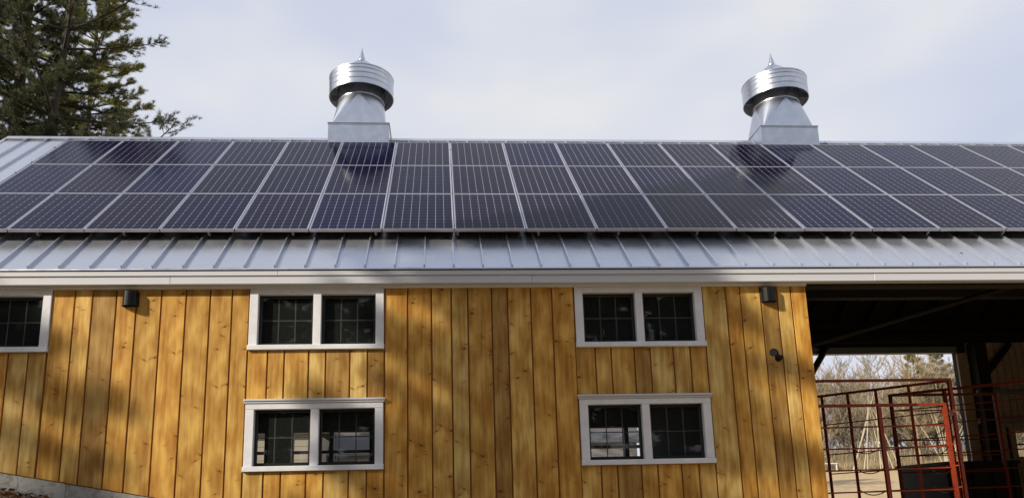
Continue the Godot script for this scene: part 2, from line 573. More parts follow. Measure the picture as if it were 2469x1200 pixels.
func make_window(barn: Node3D, k: int, xl: float, sill_y: float, head_y: float, capped: bool) -> void:
	# xl: outer left edge of the casing; 1.80 m wide; two sashes side by side
	var xr := xl + 1.803
	var zf := 0.022
	var at := Vector3(xl, sill_y, 0)
	var st := begin()
	var sill_top := sill_y + 0.07
	var head_bottom := head_y - 0.078
	var pl := [xl + 0.112, xl + 0.956]
	var pr := [xl + 0.850, xl + 1.694]
	bevel_slab(st, Vector3(xl, sill_top, -0.03) - at, Vector3(pl[0], head_bottom, zf) - at, 0.004)
	bevel_slab(st, Vector3(pr[0], sill_top, -0.03) - at, Vector3(pl[1], head_bottom, zf - 0.004) - at, 0.004)
	bevel_slab(st, Vector3(pr[1], sill_top, -0.03) - at, Vector3(xr, head_bottom, zf) - at, 0.004)
	bevel_slab(st, Vector3(xl, head_bottom, -0.03) - at, Vector3(xr, head_y, zf + 0.002) - at, 0.004)
	# jamb liners that run back to the sash
	for i in 2:
		slab(st, Vector3(pl[i] - 0.012, sill_top, -0.115) - at, Vector3(pl[i] - 0.001, head_bottom, -0.031) - at)
		slab(st, Vector3(pr[i] + 0.001, sill_top, -0.115) - at, Vector3(pr[i] + 0.012, head_bottom, -0.031) - at)
		slab(st, Vector3(pl[i], head_bottom + 0.001, -0.115) - at, Vector3(pr[i], head_bottom + 0.012, -0.031) - at)
	var win := piece("window", k, st.commit(), mats.white_trim, barn, at)
	var s2 := begin()
	bevel_slab(s2, Vector3(xl - 0.008, sill_y, -0.115) - at, Vector3(xr + 0.008, sill_top - 0.001, 0.048) - at, 0.006)
	piece("sill", 0, s2.commit(), mats.white_trim, win)
	if capped:
		var s3 := begin()
		bevel_slab(s3, Vector3(xl - 0.016, head_y + 0.001, -0.028) - at, Vector3(xr + 0.016, head_y + 0.028, 0.038) - at, 0.003)
		bevel_slab(s3, Vector3(xl - 0.024, head_y + 0.0285, -0.028) - at, Vector3(xr + 0.024, head_y + 0.056, 0.052) - at, 0.004)
		piece("drip_cap", 0, s3.commit(), mats.grey_trim, win)
	var sz := -0.062
	var mk := 0
	for i in 2:
		var a: float = pl[i]
		var b: float = pr[i]
		var fr := begin()
		var t := 0.034
		var y0 := sill_top
		var y1 := head_bottom
		bevel_slab(fr, Vector3(a + 0.0005, y0, sz - 0.05) - at, Vector3(a + t, y1 - 0.0005, sz) - at, 0.005)
		bevel_slab(fr, Vector3(b - t, y0, sz - 0.05) - at, Vector3(b - 0.0005, y1 - 0.0005, sz) - at, 0.005)
		bevel_slab(fr, Vector3(a + t, y0, sz - 0.05) - at, Vector3(b - t, y0 + 0.044, sz - 0.001) - at, 0.005)
		bevel_slab(fr, Vector3(a + t, y1 - t, sz - 0.05) - at, Vector3(b - t, y1 - 0.0005, sz - 0.001) - at, 0.005)
		piece("sash", i, fr.commit(), mats.sash, win)
		var ga := a + t
		var gb := b - t
		var g0 := y0 + 0.044
		var g1 := y1 - t
		var gl := begin()
		quad(gl, Vector3(ga - 0.004, g0 - 0.004, sz - 0.022) - at, Vector3(gb + 0.004, g0 - 0.004, sz - 0.022) - at, Vector3(gb + 0.004, g1 + 0.004, sz - 0.022) - at, Vector3(ga - 0.004, g1 + 0.004, sz - 0.022) - at, Vector3(0, 0, 1))
		piece("pane", i, gl.commit(), mats.glass, win)
		for v in [1.0 / 3.0, 2.0 / 3.0]:
			var mx := lerpf(ga, gb, v)
			var mm := begin()
			slab(mm, Vector3(mx - 0.007, g0, sz - 0.034) - at, Vector3(mx + 0.007, g1, sz - 0.026) - at)
			piece("muntin", mk, mm.commit(), mats.muntin, win)
			mk += 1
		var hm := begin()
		var my := (g0 + g1) * 0.5
		slab(hm, Vector3(ga, my - 0.007, sz - 0.0345) - at, Vector3(gb, my + 0.007, sz - 0.0255) - at)
		piece("muntin", mk, hm.commit(), mats.muntin, win)
		mk += 1


func make_back_window(barn: Node3D, k: int, xl: float, xr: float) -> void:
	var z := BACK_Z
	var at := Vector3(xl, 2.80, z)
	var y0 := 2.80
	var y1 := 3.62
	var st := begin()
	var t := 0.05
	slab(st, Vector3(xl, y0, z - 0.14) - at, Vector3(xl + t, y1, z + 0.02) - at)
	slab(st, Vector3(xr - t, y0, z - 0.14) - at, Vector3(xr, y1, z + 0.02) - at)
	slab(st, Vector3(xl + t, y0, z - 0.14) - at, Vector3(xr - t, y0 + t, z + 0.02) - at)
	slab(st, Vector3(xl + t, y1 - t, z - 0.14) - at, Vector3(xr - t, y1, z + 0.02) - at)
	var xm := (xl + xr) * 0.5
	slab(st, Vector3(xm - 0.055, y0 + t, z - 0.13) - at, Vector3(xm + 0.055, y1 - t, z + 0.01) - at)
	slab(st, Vector3(xl + t, 3.055, z - 0.11) - at, Vector3(xm - 0.055, 3.13, z) - at)
	slab(st, Vector3(xm + 0.055, 3.055, z - 0.11) - at, Vector3(xr - t, 3.13, z) - at)
	var w := piece("back_window", k, st.commit(), mats.sash, barn, at)
	var g := begin()
	quad(g, Vector3(xl + t, y0 + t, z - 0.07) - at, Vector3(xr - t, y0 + t, z - 0.07) - at, Vector3(xr - t, y1 - t, z - 0.07) - at, Vector3(xl + t, y1 - t, z - 0.07) - at, Vector3(0, 0, 1))
	piece("pane", 0, g.commit(), mats.glass, w)


func make_barn() -> void:
	var barn := thing("barn", "long timber barn with honey stained vertical boards and a metal roof under solar panels", "barn")
	# ---- front wall: dark sheathing with openings, boards in front of it
	var win_x := [-7.00, -2.587, 1.850]
	var holes: Array = []
	for x in win_x:
		holes.append([x + 0.10, x + 1.703, 3.80, 4.57])
	for x in [-2.587, 1.850]:
		holes.append([x + 0.10, x + 1.703, 2.19, 2.99])
	var st := begin()
	wall_with_holes(st, -8.4, 5.150, 0.1, 4.66, -0.16, -0.018, holes)
	var front := part("front_wall", st.commit(), mats.sheathing, barn)
	var k := 0
	var full: Array = [-8.42, -8.11, -7.80, -7.50, -7.24, -7.0]
	for i in full.size() - 1:
		make_board(front, k, full[i], full[i + 1], board_bottom(full[i]), board_bottom(full[i + 1]), 4.614); k += 1
	var below0: Array = [-7.0, -6.68, -6.45, -6.19, -5.94, -5.69, -5.436, -5.205]
	for i in below0.size() - 1:
		make_board(front, k, below0[i], below0[i + 1], board_bottom(below0[i]), board_bottom(below0[i + 1]), 3.758); k += 1
	var a_seams: Array = [-5.196, -4.901, -4.672, -4.358, -4.094, -3.767, -3.442, -3.121, -2.828, -2.597]
	for i in a_seams.size() - 1:
		make_board(front, k, a_seams[i], a_seams[i + 1], board_bottom(a_seams[i]), board_bottom(a_seams[i + 1]), 4.614); k += 1
	var c_seams: Array = [-0.772, -0.46, -0.134, 0.139, 0.365, 0.696, 0.915, 1.239, 1.535, 1.842]
	for i in c_seams.size() - 1:
		make_board(front, k, c_seams[i], c_seams[i + 1], board_bottom(c_seams[i]), board_bottom(c_seams[i + 1]), 4.614); k += 1
	var d_seams: Array = [3.664, 4.005, 4.214, 4.508, 4.745, 4.949, 5.180]
	for i in d_seams.size() - 1:
		make_board(front, k, d_seams[i], d_seams[i + 1], board_bottom(d_seams[i]), board_bottom(d_seams[i + 1]), 4.614); k += 1
	for seams in [[-2.597, -2.330, -2.108, -1.784, -1.558, -1.235, -1.0, -0.772], [1.832, 2.105, 2.325, 2.648, 2.871, 3.195, 3.432, 3.664]]:
		for i in seams.size() - 1:
			make_board(front, k, seams[i], seams[i + 1], 3.106, 3.106, 3.756); k += 1
			make_board(front, k, seams[i], seams[i + 1], board_bottom(seams[i]), board_bottom(seams[i + 1]), 2.146); k += 1
	# the side of the doorway: one narrow board that closes the wall's end
	var e := begin()
	slab(e, Vector3(5.151, 0.1, -0.17), Vector3(5.172, 4.614, -0.0185), Vector2(0.3, 0.2))
	piece("board", k, e.commit(), wood_mats[2], front); k += 1
	for i in 11:
		make_board(front, k, 13.5 + 0.3 * i, 13.8 + 0.3 * i, 0.15, 0.15, 4.614); k += 1
	var fb := begin()
	slab(fb, Vector3(13.5, 0.1, -0.16), Vector3(16.8, 4.66, -0.018))
	part("front_wall", fb.commit(), mats.sheathing, barn)
	# ---- windows
	make_window(barn, 0, -2.587, 3.762, 4.617, false)
	make_window(barn, 1, -2.587, 2.152, 3.043, true)
	make_window(barn, 2, 1.852, 3.757, 4.615, false)
	make_window(barn, 3, 1.852, 2.152, 3.043, true)
	make_window(barn, 4, -7.00, 3.765, 4.617, false)
	# ---- foundation: concrete core with cast panels whose tops follow the boards
	var fo := begin()
	slab(fo, Vector3(-8.4, -0.6, -0.17), Vector3(5.15, 0.099, -0.06))
	var found := part("foundation", fo.commit(), mats.concrete, barn)
	var fx := -8.415
	var fk := 0
	while fx < 4.9:
		var x1 := fx + 0.6
		var p := begin()
		var ya := board_bottom(fx) - 0.012
		var yb := board_bottom(x1) - 0.012
		var at := Vector3(fx, 0, 0)
		var zf := -0.012 + rng.randf_range(-0.003, 0.002)
		var q := [Vector3(0.003, -0.6, zf), Vector3(0.597, -0.6, zf), Vector3(0.597, yb, zf), Vector3(0.003, ya, zf)]
		var bq := [Vector3(0.003, -0.6, -0.2), Vector3(0.597, -0.6, -0.2), Vector3(0.597, yb, -0.2), Vector3(0.003, ya, -0.2)]
		quad(p, q[0], q[1], q[2], q[3], Vector3(0, 0, 1))
		quad(p, q[3], q[2], bq[2], bq[3], Vector3(0, 1, 0))
		quad(p, q[0], q[3], bq[3], bq[0], Vector3(-1, 0, 0))
		quad(p, q[1], q[2], bq[2], bq[1], Vector3(1, 0, 0))
		piece("concrete_panel", fk, p.commit(), mats.concrete, found, at)
		fk += 1
		fx = x1
	# ---- eaves
	var cuts := [-8.75, -3.62, 1.25, 6.12, 11.0, 17.2]
	for i in 5:
		var dy := rng.randf_range(-0.0015, 0.0015)
		var f1 := begin()
		bevel_slab(f1, Vector3(cuts[i] + 0.0015, 4.648 + dy, 0.10), Vector3(cuts[i + 1] - 0.0015, 4.760, 0.135 + dy), 0.005)
		piece("fascia", i, f1.commit(), mats.grey_trim, barn)
		var over := [-8.75, -2.2, 3.9, 8.6, 13.4, 17.2]
		var f2 := begin()
		bevel_slab(f2, Vector3(over[i] + 0.0015, 4.7605, 0.10), Vector3(over[i + 1] - 0.0015, 4.826, 0.152 + dy), 0.004)
		piece("shadow_board", i, f2.commit(), mats.grey_trim, barn)
	var so := begin()
	slab(so, Vector3(-8.75, 4.655, -0.02), Vector3(17.2, 4.670, 0.099))
	part("soffit", so.commit(), mats.grey_trim, barn)
	var fz := begin()
	bevel_slab(fz, Vector3(-8.42, 4.6175, -0.027), Vector3(5.18, 4.6545, 0.021), 0.003)
	part("frieze_board", fz.commit(), mats.white_trim, barn)
	fz = begin()
	bevel_slab(fz, Vector3(13.5, 4.6175, -0.027), Vector3(16.8, 4.6545, 0.021), 0.003)
	part("frieze_board", fz.commit(), mats.white_trim, barn)
	make_roof(barn)
	# ---- the other walls
	var bw := begin()
	wall_with_holes(bw, -8.4, 17.0, 0.1, 6.3, BACK_Z - 0.14, BACK_Z, [[-6.45, -4.32, 2.81, 3.61], [-3.72, -1.76, 2.81, 3.61], [3.66, 5.62, 2.81, 3.61], [9.45, 13.6, 0.1, 5.4], [14.86, 16.4, 2.62, 3.33]])
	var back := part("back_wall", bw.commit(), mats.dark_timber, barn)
	# door head of the far doorway, pale trim
	var hd := begin()
	slab(hd, Vector3(9.2, 5.4, BACK_Z - 0.10), Vector3(13.62, 5.57, BACK_Z + 0.04))
	part("door_header", hd.commit(), mats.galv_pipe, barn)
	var jb := begin()
	slab(jb, Vector3(13.605, FLOOR_Y, BACK_Z + 0.003), Vector3(13.87, 5.39, BACK_Z + 0.05))
	part("door_jamb", jb.commit(), mats.inner_boards, barn)
	var bx := 13.88
	var bk := 0
	while bx < 16.9:
		var wd := 0.175 + 0.02 * sin(bx * 7.0)
		var tops := 5.9
		for span in ([[FLOOR_Y, tops]] if bx + wd < 14.84 or bx > 16.42 else [[FLOOR_Y, 2.6], [3.40, tops]]):
			var b := begin()
			slab(b, Vector3(0, 0, 0), Vector3(wd, span[1] - span[0], 0.022))
			piece("board", bk, b.commit(), mats.inner_boards, back, Vector3(bx, span[0], BACK_Z + 0.002))
			bk += 1
		bx += wd + 0.026
	make_back_window(barn, 0, -6.45, -4.32)
	make_back_window(barn, 1, -3.72, -1.76)
	make_back_window(barn, 2, 3.66, 5.62)
	make_back_window_small(barn)
	for gx in [[-8.4, -8.26], [16.86, 17.0], [5.0, 5.15]]:
		var g := begin()
		var pts := [Vector2(-0.165, 0.1), Vector2(-0.165, roof_y(-0.165) - 0.14), Vector2(RIDGE_Z, roof_y(RIDGE_Z) - 0.14), Vector2(BACK_Z + 0.002, rear_y(BACK_Z) - 0.14), Vector2(BACK_Z + 0.002, 0.1)]
		for s in 2:
			var xx: float = gx[s]
			var nn := Vector3(-1 if s == 0 else 1, 0, 0)
			var pp := []
			for q in pts: pp.append(Vector3(xx, q.y, q.x))
			quad(g, pp[0], pp[1], pp[3], pp[4], nn)
			var w := [pp[1], pp[2], pp[3]]
			if (pp[2] - pp[1]).cross(pp[3] - pp[1]).dot(nn) > 0: w = [pp[1], pp[3], pp[2]]
			tri(g, w[0], w[1], w[2], nn)
		for i in 5:
			var p0: Vector2 = pts[i]
			var p1: Vector2 = pts[(i + 1) % 5]
			var outward := Vector3(0, -(p1.x - p0.x), p1.y - p0.y)
			if outward.dot(Vector3(0, (p0.y + p1.y) * 0.5 - 4.0, (p0.x + p1.x) * 0.5 + 4.45)) < 0: outward = -outward
			quad(g, Vector3(gx[0], p0.y, p0.x), Vector3(gx[1], p0.y, p0.x), Vector3(gx[1], p1.y, p1.x), Vector3(gx[0], p1.y, p1.x), outward)
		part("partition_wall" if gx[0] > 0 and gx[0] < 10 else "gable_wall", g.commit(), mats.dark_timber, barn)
	var fl := begin()
	slab(fl, Vector3(-8.25, 0.1, BACK_Z - 0.1), Vector3(16.85, FLOOR_Y, -0.17))
	part("floor", fl.commit(), mats.dirt_floor, barn)
	# ---- frame timbers seen through the doorway
	var tk := 0
	for zz in [-0.30, -4.45, -8.75]:
		var t := begin()
		slab(t, Vector3(5.16, 5.66 if zz < -1.0 else 4.675, zz - 0.1), Vector3(16.85, 5.9 if zz < -1.0 else 4.85, zz + 0.1))
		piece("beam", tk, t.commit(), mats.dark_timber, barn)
		tk += 1
	for xx in [9.3, 14.06]:
		var t := begin()
		slab(t, Vector3(xx - 0.16, FLOOR_Y, -8.86), Vector3(xx + 0.16, 5.61, -8.55))
		piece("post", 0 if xx < 10 else 1, t.commit(), mats.dark_timber, barn)
	var hp := begin()
	slab(hp, Vector3(-5.0, FLOOR_Y, -8.5), Vector3(-4.52, 5.6, -8.2))
	piece("post", 2, hp.commit(), mats.dark_timber, barn)
	var br := begin()
	var brace := [[Vector3(9.46, 4.75, -8.72), Vector3(10.05, 5.6, -8.72)], [Vector3(14.2, 4.75, -8.72), Vector3(15.0, 5.6, -8.72)], [Vector3(13.9, 4.75, -8.72), Vector3(13.1, 5.6, -8.72)]]
	for i in 2:
		var t := begin()
		tube(t, brace[i][0], brace[i][1], 0.085, 0.085, 4, true)
		piece("knee_brace", i, t.commit(), mats.dark_timber, barn)
	var dg := begin()
	tube(dg, Vector3(6.1, 4.23, -3.0), Vector3(11.6, 5.735, -3.0), 0.05, 0.05, 4, true)
	part("diagonal_brace", dg.commit(), mats.dark_timber, barn)
	for i in 14:
		var x := 5.6 + 0.8 * i
		var t := begin()
		for s in [-1.0, 1.0]:
			var zl := EAVE_Z - 0.4 if s > 0 else REAR_Z + 0.6
			var a := Vector3(x, (roof_y(zl) if s > 0 else rear_y(zl)) - 0.26, zl)
			var b := Vector3(x, roof_y(RIDGE_Z) - 0.26, RIDGE_Z)
			var d := (b - a).normalized()
			var up := Vector3(0, d.z * -s, d.y * s)
			up = Vector3(1, 0, 0).cross(d)
			box(t, (a + b) * 0.5, Vector3(0.05, 0.2, (b - a).length()), Basis(Vector3(1, 0, 0), up, d))
		piece("rafter", i, t.commit(), mats.dark_timber, barn)
	# rails on the far wall by the doorway
	var pk := 0
	for r in [[13.88, 14.62, 4.29, 4.37, -8.68], [14.70, 16.8, 4.26, 4.36, -8.80], [13.85, 16.8, 3.50, 3.64, -8.75]]:
		var t := begin()
		slab(t, Vector3(r[0], r[2], r[4] - 0.03), Vector3(r[1], r[3], r[4] + 0.03))
		piece("wall_rail", pk, t.commit(), mats.galv_pipe, barn)
		pk += 1


func make_back_window_small(barn: Node3D) -> void:
	var z := BACK_Z
	var at := Vector3(14.72, 2.55, z)
	var st := begin()
	slab(st, Vector3(14.72, 3.30, z - 0.12) - at, Vector3(16.55, 3.41, z + 0.05) - at)
	slab(st, Vector3(14.72, 2.55, z - 0.12) - at, Vector3(16.55, 2.65, z + 0.05) - at)
	slab(st, Vector3(14.72, 2.65, z - 0.12) - at, Vector3(14.87, 3.30, z + 0.048) - at)
	slab(st, Vector3(16.40, 2.65, z - 0.12) - at, Vector3(16.55, 3.30, z + 0.048) - at)
	var w := part("back_window", st.commit(), mats.inner_boards, barn, at)
	var f := begin()
	for q in [[14.87, 14.93, 2.65, 3.30], [15.6, 15.68, 2.65, 3.30], [16.34, 16.40, 2.65, 3.30], [14.93, 15.6, 2.95, 2.985], [15.68, 16.34, 2.95, 2.985]]:
		slab(f, Vector3(q[0], q[2], z - 0.08) - at, Vector3(q[1], q[3], z - 0.03) - at)
	piece("sash", 0, f.commit(), mats.sash, w)
	var g := begin()
	quad(g, Vector3(14.87, 2.65, z - 0.055) - at, Vector3(16.4, 2.65, z - 0.055) - at, Vector3(16.4, 3.3, z - 0.055) - at, Vector3(14.87, 3.3, z - 0.055) - at, Vector3(0, 0, 1))
	piece("pane", 0, g.commit(), mats.glass, w)


func make_roof(barn: Node3D) -> void:
	var n := Vector3(0, cos(SLOPE), sin(SLOPE))
	var up := Vector3(0, sin(SLOPE), -cos(SLOPE))
	var x0 := -8.72
	var x1 := 17.2
	var eave := Vector3(0, EAVE_Y, EAVE_Z)
	var length := (EAVE_Z - RIDGE_Z) / cos(SLOPE)
	# the deck under the metal: both slopes, 9 cm thick
	var st := begin()
	for s in 2:
		var e := eave + up * 0.03 if s == 0 else Vector3(0, REAR_Y, REAR_Z)
		var u := up if s == 0 else Vector3(0, roof_y(RIDGE_Z) - REAR_Y, RIDGE_Z - REAR_Z).normalized()
		var nn: Vector3 = n if s == 0 else Vector3(0, u.z, -u.y)
		var lo := e - nn * 0.004
		var hi := lo + u * (length - 0.03 if s == 0 else Vector2(roof_y(RIDGE_Z) - REAR_Y, RIDGE_Z - REAR_Z).length())
		var t: Vector3 = nn * -0.09
		quad(st, Vector3(x0, lo.y, lo.z), Vector3(x1, lo.y, lo.z), Vector3(x1, hi.y, hi.z), Vector3(x0, hi.y, hi.z), nn)
		quad(st, Vector3(x0, lo.y, lo.z) + t, Vector3(x1, lo.y, lo.z) + t, Vector3(x1, hi.y, hi.z) + t, Vector3(x0, hi.y, hi.z) + t, -nn)
		quad(st, Vector3(x0, lo.y, lo.z), Vector3(x1, lo.y, lo.z), Vector3(x1, lo.y, lo.z) + t, Vector3(x0, lo.y, lo.z) + t, -u)
		for xx in [x0, x1]:
			quad(st, Vector3(xx, lo.y, lo.z), Vector3(xx, hi.y, hi.z), Vector3(xx, hi.y, hi.z) + t, Vector3(xx, lo.y, lo.z) + t, Vector3(signf(xx), 0, 0))
	var roof := part("roof", st.commit(), mats.dark_timber, barn)
	# metal sheets between the seams
	var seams: Array = []
	var base := -5.47
	var k := -8
	while base + 0.4035 * k < x1 - 0.1:
		var x := base + 0.4035 * k
		if k > 19: x += 0.045
		if x > x0 + 0.1: seams.append(x)
		k += 1
	var edges: Array = [x0]
	edges.append_array(seams)
	edges.append(x1)
	for i in edges.size() - 1:
		var a: float = edges[i]
		var b: float = edges[i + 1]
		var m := begin()
		var wd := b - a
		# the pan is slightly oil-canned: a shallow swell that differs from sheet to sheet
		var sw := rng.randf_range(-0.0022, 0.0022)
		var rows := 14
		var cols := 6
		for r in rows:
			for c in cols:
				var q := []
				for d in [[0, 0], [1, 0], [1, 1], [0, 1]]:
					var fu := float(c + d[0]) / cols
					var fv := float(r + d[1]) / rows
					var bump: float = sin(PI * fu) * (sw + 0.0016 * sin(fv * 17.0 + i * 2.3) + 0.001 * sin(fv * 41.0 + i))
					q.append(Vector3(fu * wd, 0, 0) + up * (fv * length) + n * bump)
				for j in [0, 2, 1, 0, 3, 2]:
					m.set_smooth_group(0)
					m.add_vertex(q[j])
		# drip edge folded down at the eave
		m.set_smooth_group(-1)
		for j in [0, 1, 2, 0, 2, 3]:
			var dq := [Vector3(0, 0, 0), Vector3(wd, 0, 0), Vector3(wd, -0.018, 0.002), Vector3(0, -0.018, 0.002)]
			m.add_vertex(dq[j])
		m.generate_normals()
		piece("roof_sheet", i, m.commit(), mats.galvalume, roof, Vector3(a, eave.y, eave.z))
	var sm := begin()
	var bas := Basis(Vector3(1, 0, 0), n, -up)
	box(sm, up * (length * 0.5 + 0.004) + n * 0.019, Vector3(0.011, 0.038, length - 0.01), bas)
	box(sm, up * (length * 0.5 + 0.004) + n * 0.0405, Vector3(0.019, 0.005, length - 0.01), bas)
	var seam_mesh := sm.commit()
	for i in seams.size():
		piece("seam", i, seam_mesh, mats.galvalume, roof, Vector3(seams[i], eave.y, eave.z))
	# back slope metal, one sheet: never seen from the front
	var rb := begin()
	var bl := Vector3(0, REAR_Y, REAR_Z)
	var bh := Vector3(0, roof_y(RIDGE_Z), RIDGE_Z)
	quad(rb, Vector3(x0, bl.y, bl.z), Vector3(x1, bl.y, bl.z), Vector3(x1, bh.y, bh.z), Vector3(x0, bh.y, bh.z), Vector3(0, RIDGE_Z - REAR_Z, REAR_Y - roof_y(RIDGE_Z)))
	piece("rear_slope", 0, rb.commit(), mats.galvalume, roof)
	# ridge cap
	var cap := begin()
	var apex := Vector3(0, roof_y(RIDGE_Z) + 0.052, RIDGE_Z)
	for s in [1.0, -1.0]:
		var dn := Vector3(0, -sin(SLOPE), cos(SLOPE)) if s > 0 else Vector3(0, REAR_Y - roof_y(RIDGE_Z), REAR_Z - RIDGE_Z).normalized()
		var nn := Vector3(0, absf(dn.z), absf(dn.y) * s)
		var f := apex + dn * 0.165
		quad(cap, Vector3(x0 - 0.02, apex.y, apex.z), Vector3(x1, apex.y, apex.z), Vector3(x1, f.y, f.z), Vector3(x0 - 0.02, f.y, f.z), nn)
		var f2 := f - nn * 0.03
		quad(cap, Vector3(x0 - 0.02, f.y, f.z), Vector3(x1, f.y, f.z), Vector3(x1, f2.y, f2.z), Vector3(x0 - 0.02, f2.y, f2.z), dn)
	part("ridge_cap", cap.commit(), mats.galvalume, barn)
	# rake trim along the left gable
	var rk := begin()
	for s in [1.0, -1.0]:
		var dn := Vector3(0, -sin(SLOPE), cos(SLOPE)) if s > 0 else Vector3(0, REAR_Y - roof_y(RIDGE_Z), REAR_Z - RIDGE_Z).normalized()
		var nn := Vector3(0, absf(dn.z), absf(dn.y) * s)
		var a := Vector3(x0 - 0.012, roof_y(RIDGE_Z), RIDGE_Z)
		box(rk, a + dn * length * 0.5 - nn * 0.05, Vector3(0.02, 0.16, length), Basis(Vector3(1, 0, 0), nn, Vector3(1, 0, 0).cross(nn)))
	part("rake_board", rk.commit(), mats.white_trim, barn)


# ==================================================================== solar panels
func make_solar_panels() -> void:
	var th := 0.738054
	var ey := Vector3(0, sin(th), -cos(th))
	var n := Vector3(0, cos(th), sin(th))
	var bas := Basis(Vector3(1, 0, 0), ey, n)
	var origin := Vector3(-6.154, 5.653, -0.45)
	var pw := 1.046
	var ph := 1.558
	# frame
	var fr := begin()
	var lip := 0.013
	var dep := 0.046
	slab(fr, Vector3(-pw / 2, -ph / 2, -dep), Vector3(-pw / 2 + lip, ph / 2, 0))
	slab(fr, Vector3(pw / 2 - lip, -ph / 2, -dep), Vector3(pw / 2, ph / 2, 0))
	slab(fr, Vector3(-pw / 2 + lip, -ph / 2, -dep), Vector3(pw / 2 - lip, -ph / 2 + lip, -0.0002))
	slab(fr, Vector3(-pw / 2 + lip, ph / 2 - lip, -dep), Vector3(pw / 2 - lip, ph / 2, -0.0002))
	var frame_mesh := fr.commit()
	var bs := begin()
	slab(bs, Vector3(-pw / 2 + lip, -ph / 2 + lip, -0.008), Vector3(pw / 2 - lip, ph / 2 - lip, -0.004))
	var back_mesh := bs.commit()
	var rc := begin()
	slab(rc, Vector3(-pw / 2 + lip, -ph / 2 + lip, -0.014), Vector3(pw / 2 - lip, ph / 2 - lip, -0.0085))
	var cover_mesh := rc.commit()
	# 96 cells with clipped corners
	var ce := begin()
	var gx := (pw - 2.0 * lip - 0.012) / 8.0
	var gy := (ph - 2.0 * lip - 0.014) / 12.0
	for r in 12:
		for c in 8:
			var cx := (c - 3.5) * gx
			var cy := (r - 5.5) * gy
			var hx := gx * 0.5 - 0.0021
			var hy := gy * 0.5 - 0.0015
			var k := 0.0085
			var o := [Vector3(-hx + k, -hy, 0), Vector3(hx - k, -hy, 0), Vector3(hx, -hy + k, 0), Vector3(hx, hy - k, 0), Vector3(hx - k, hy, 0), Vector3(-hx + k, hy, 0), Vector3(-hx, hy - k, 0), Vector3(-hx, -hy + k, 0)]
			var off := Vector3(cx, cy, -0.0032)
			for t in 6:
				tri(ce, o[0] + off, o[t + 2] + off, o[t + 1] + off, Vector3(0, 0, 1))
	var cell_mesh := ce.commit()
	var names := ["bottom", "middle", "top"]
	var words := ["first", "second", "third", "fourth", "fifth", "sixth", "seventh", "eighth", "ninth", "tenth", "eleventh", "twelfth", "thirteenth", "fourteenth", "fifteenth", "sixteenth", "seventeenth", "eighteenth", "nineteenth", "twentieth", "last"]
	var last := [16, 18, 19]
	var first: Node3D = null
	for row in 3:
		for i in range(-1, last[row]):
			var label := "dark blue solar panel, %s from the left in the %s row on the roof" % [words[i + 1], names[row]]
			if row == 2 and i == 4: label = "dark solar panel of the top row right below the left roof ventilator, mirroring it"
			if row == 2 and i == 12: label = "dark solar panel of the top row below the right roof ventilator, mirroring its base"
			if row == 2 and i == -1: label = "dark solar panel at the top left corner of the array, beside bare metal roof"
			var p: Node3D
			if first == null:
				p = thing("solar_panel", label, "solar panel", Vector3.ZERO, "solar panels in three rows on the barn roof")
				part("frame", frame_mesh, mats.aluminium, p)
				part("backsheet", back_mesh, mats.backsheet, p)
				part("rear_cover", cover_mesh, mats.black_bin, p)
				var cs := part("cells", cell_mesh, mats.cell_0, p)
				cs.set_meta("kind", "stuff")
				first = p
			else:
				p = copy(first, "solar_panel", label)
			(p.get_node("cells") as MeshInstance3D).material_override = mats["cell_%d" % (rng.randi() % 4)]
			var tilt := Basis(Vector3(1, 0, 0), rng.randf_range(-0.0022, 0.0022)) * Basis(Vector3(0, 1, 0), rng.randf_range(-0.0035, 0.0035))
			p.transform = Transform3D(bas * tilt, origin + Vector3((i + 0.5) * 1.06, 0, 0) + ey * ((row + 0.5) * 1.567) - n * 0.0)
	# rails and clamps that carry the panels
	var rack := thing("mounting_rack", "aluminium rails and seam clamps in the dark gap beneath the solar panels", "mounting rack", origin)
	var rk := 0
	for v in [0.30, 1.25, 1.87, 2.82, 3.44, 4.39]:
		var st := begin()
		box(st, Vector3(8.5, 0, 0) + ey * v - n * 0.062, Vector3(19.4, 0.03, 0.03), bas)
		piece("rail", rk, st.commit(), mats.clamp_metal, rack)
		rk += 1
	var cl := begin()
	box(cl, n * -0.126 + ey * 0.10, Vector3(0.03, 0.10, 0.04), bas)
	box(cl, n * -0.070 + ey * 0.05, Vector3(0.03, 0.04, 0.10), bas)
	var cm := cl.commit()
	for i in 17:
		piece("clamp", i, cm, mats.clamp_metal, rack, Vector3(-0.85 + i * 1.21, 0, 0) + ey * 0.055)


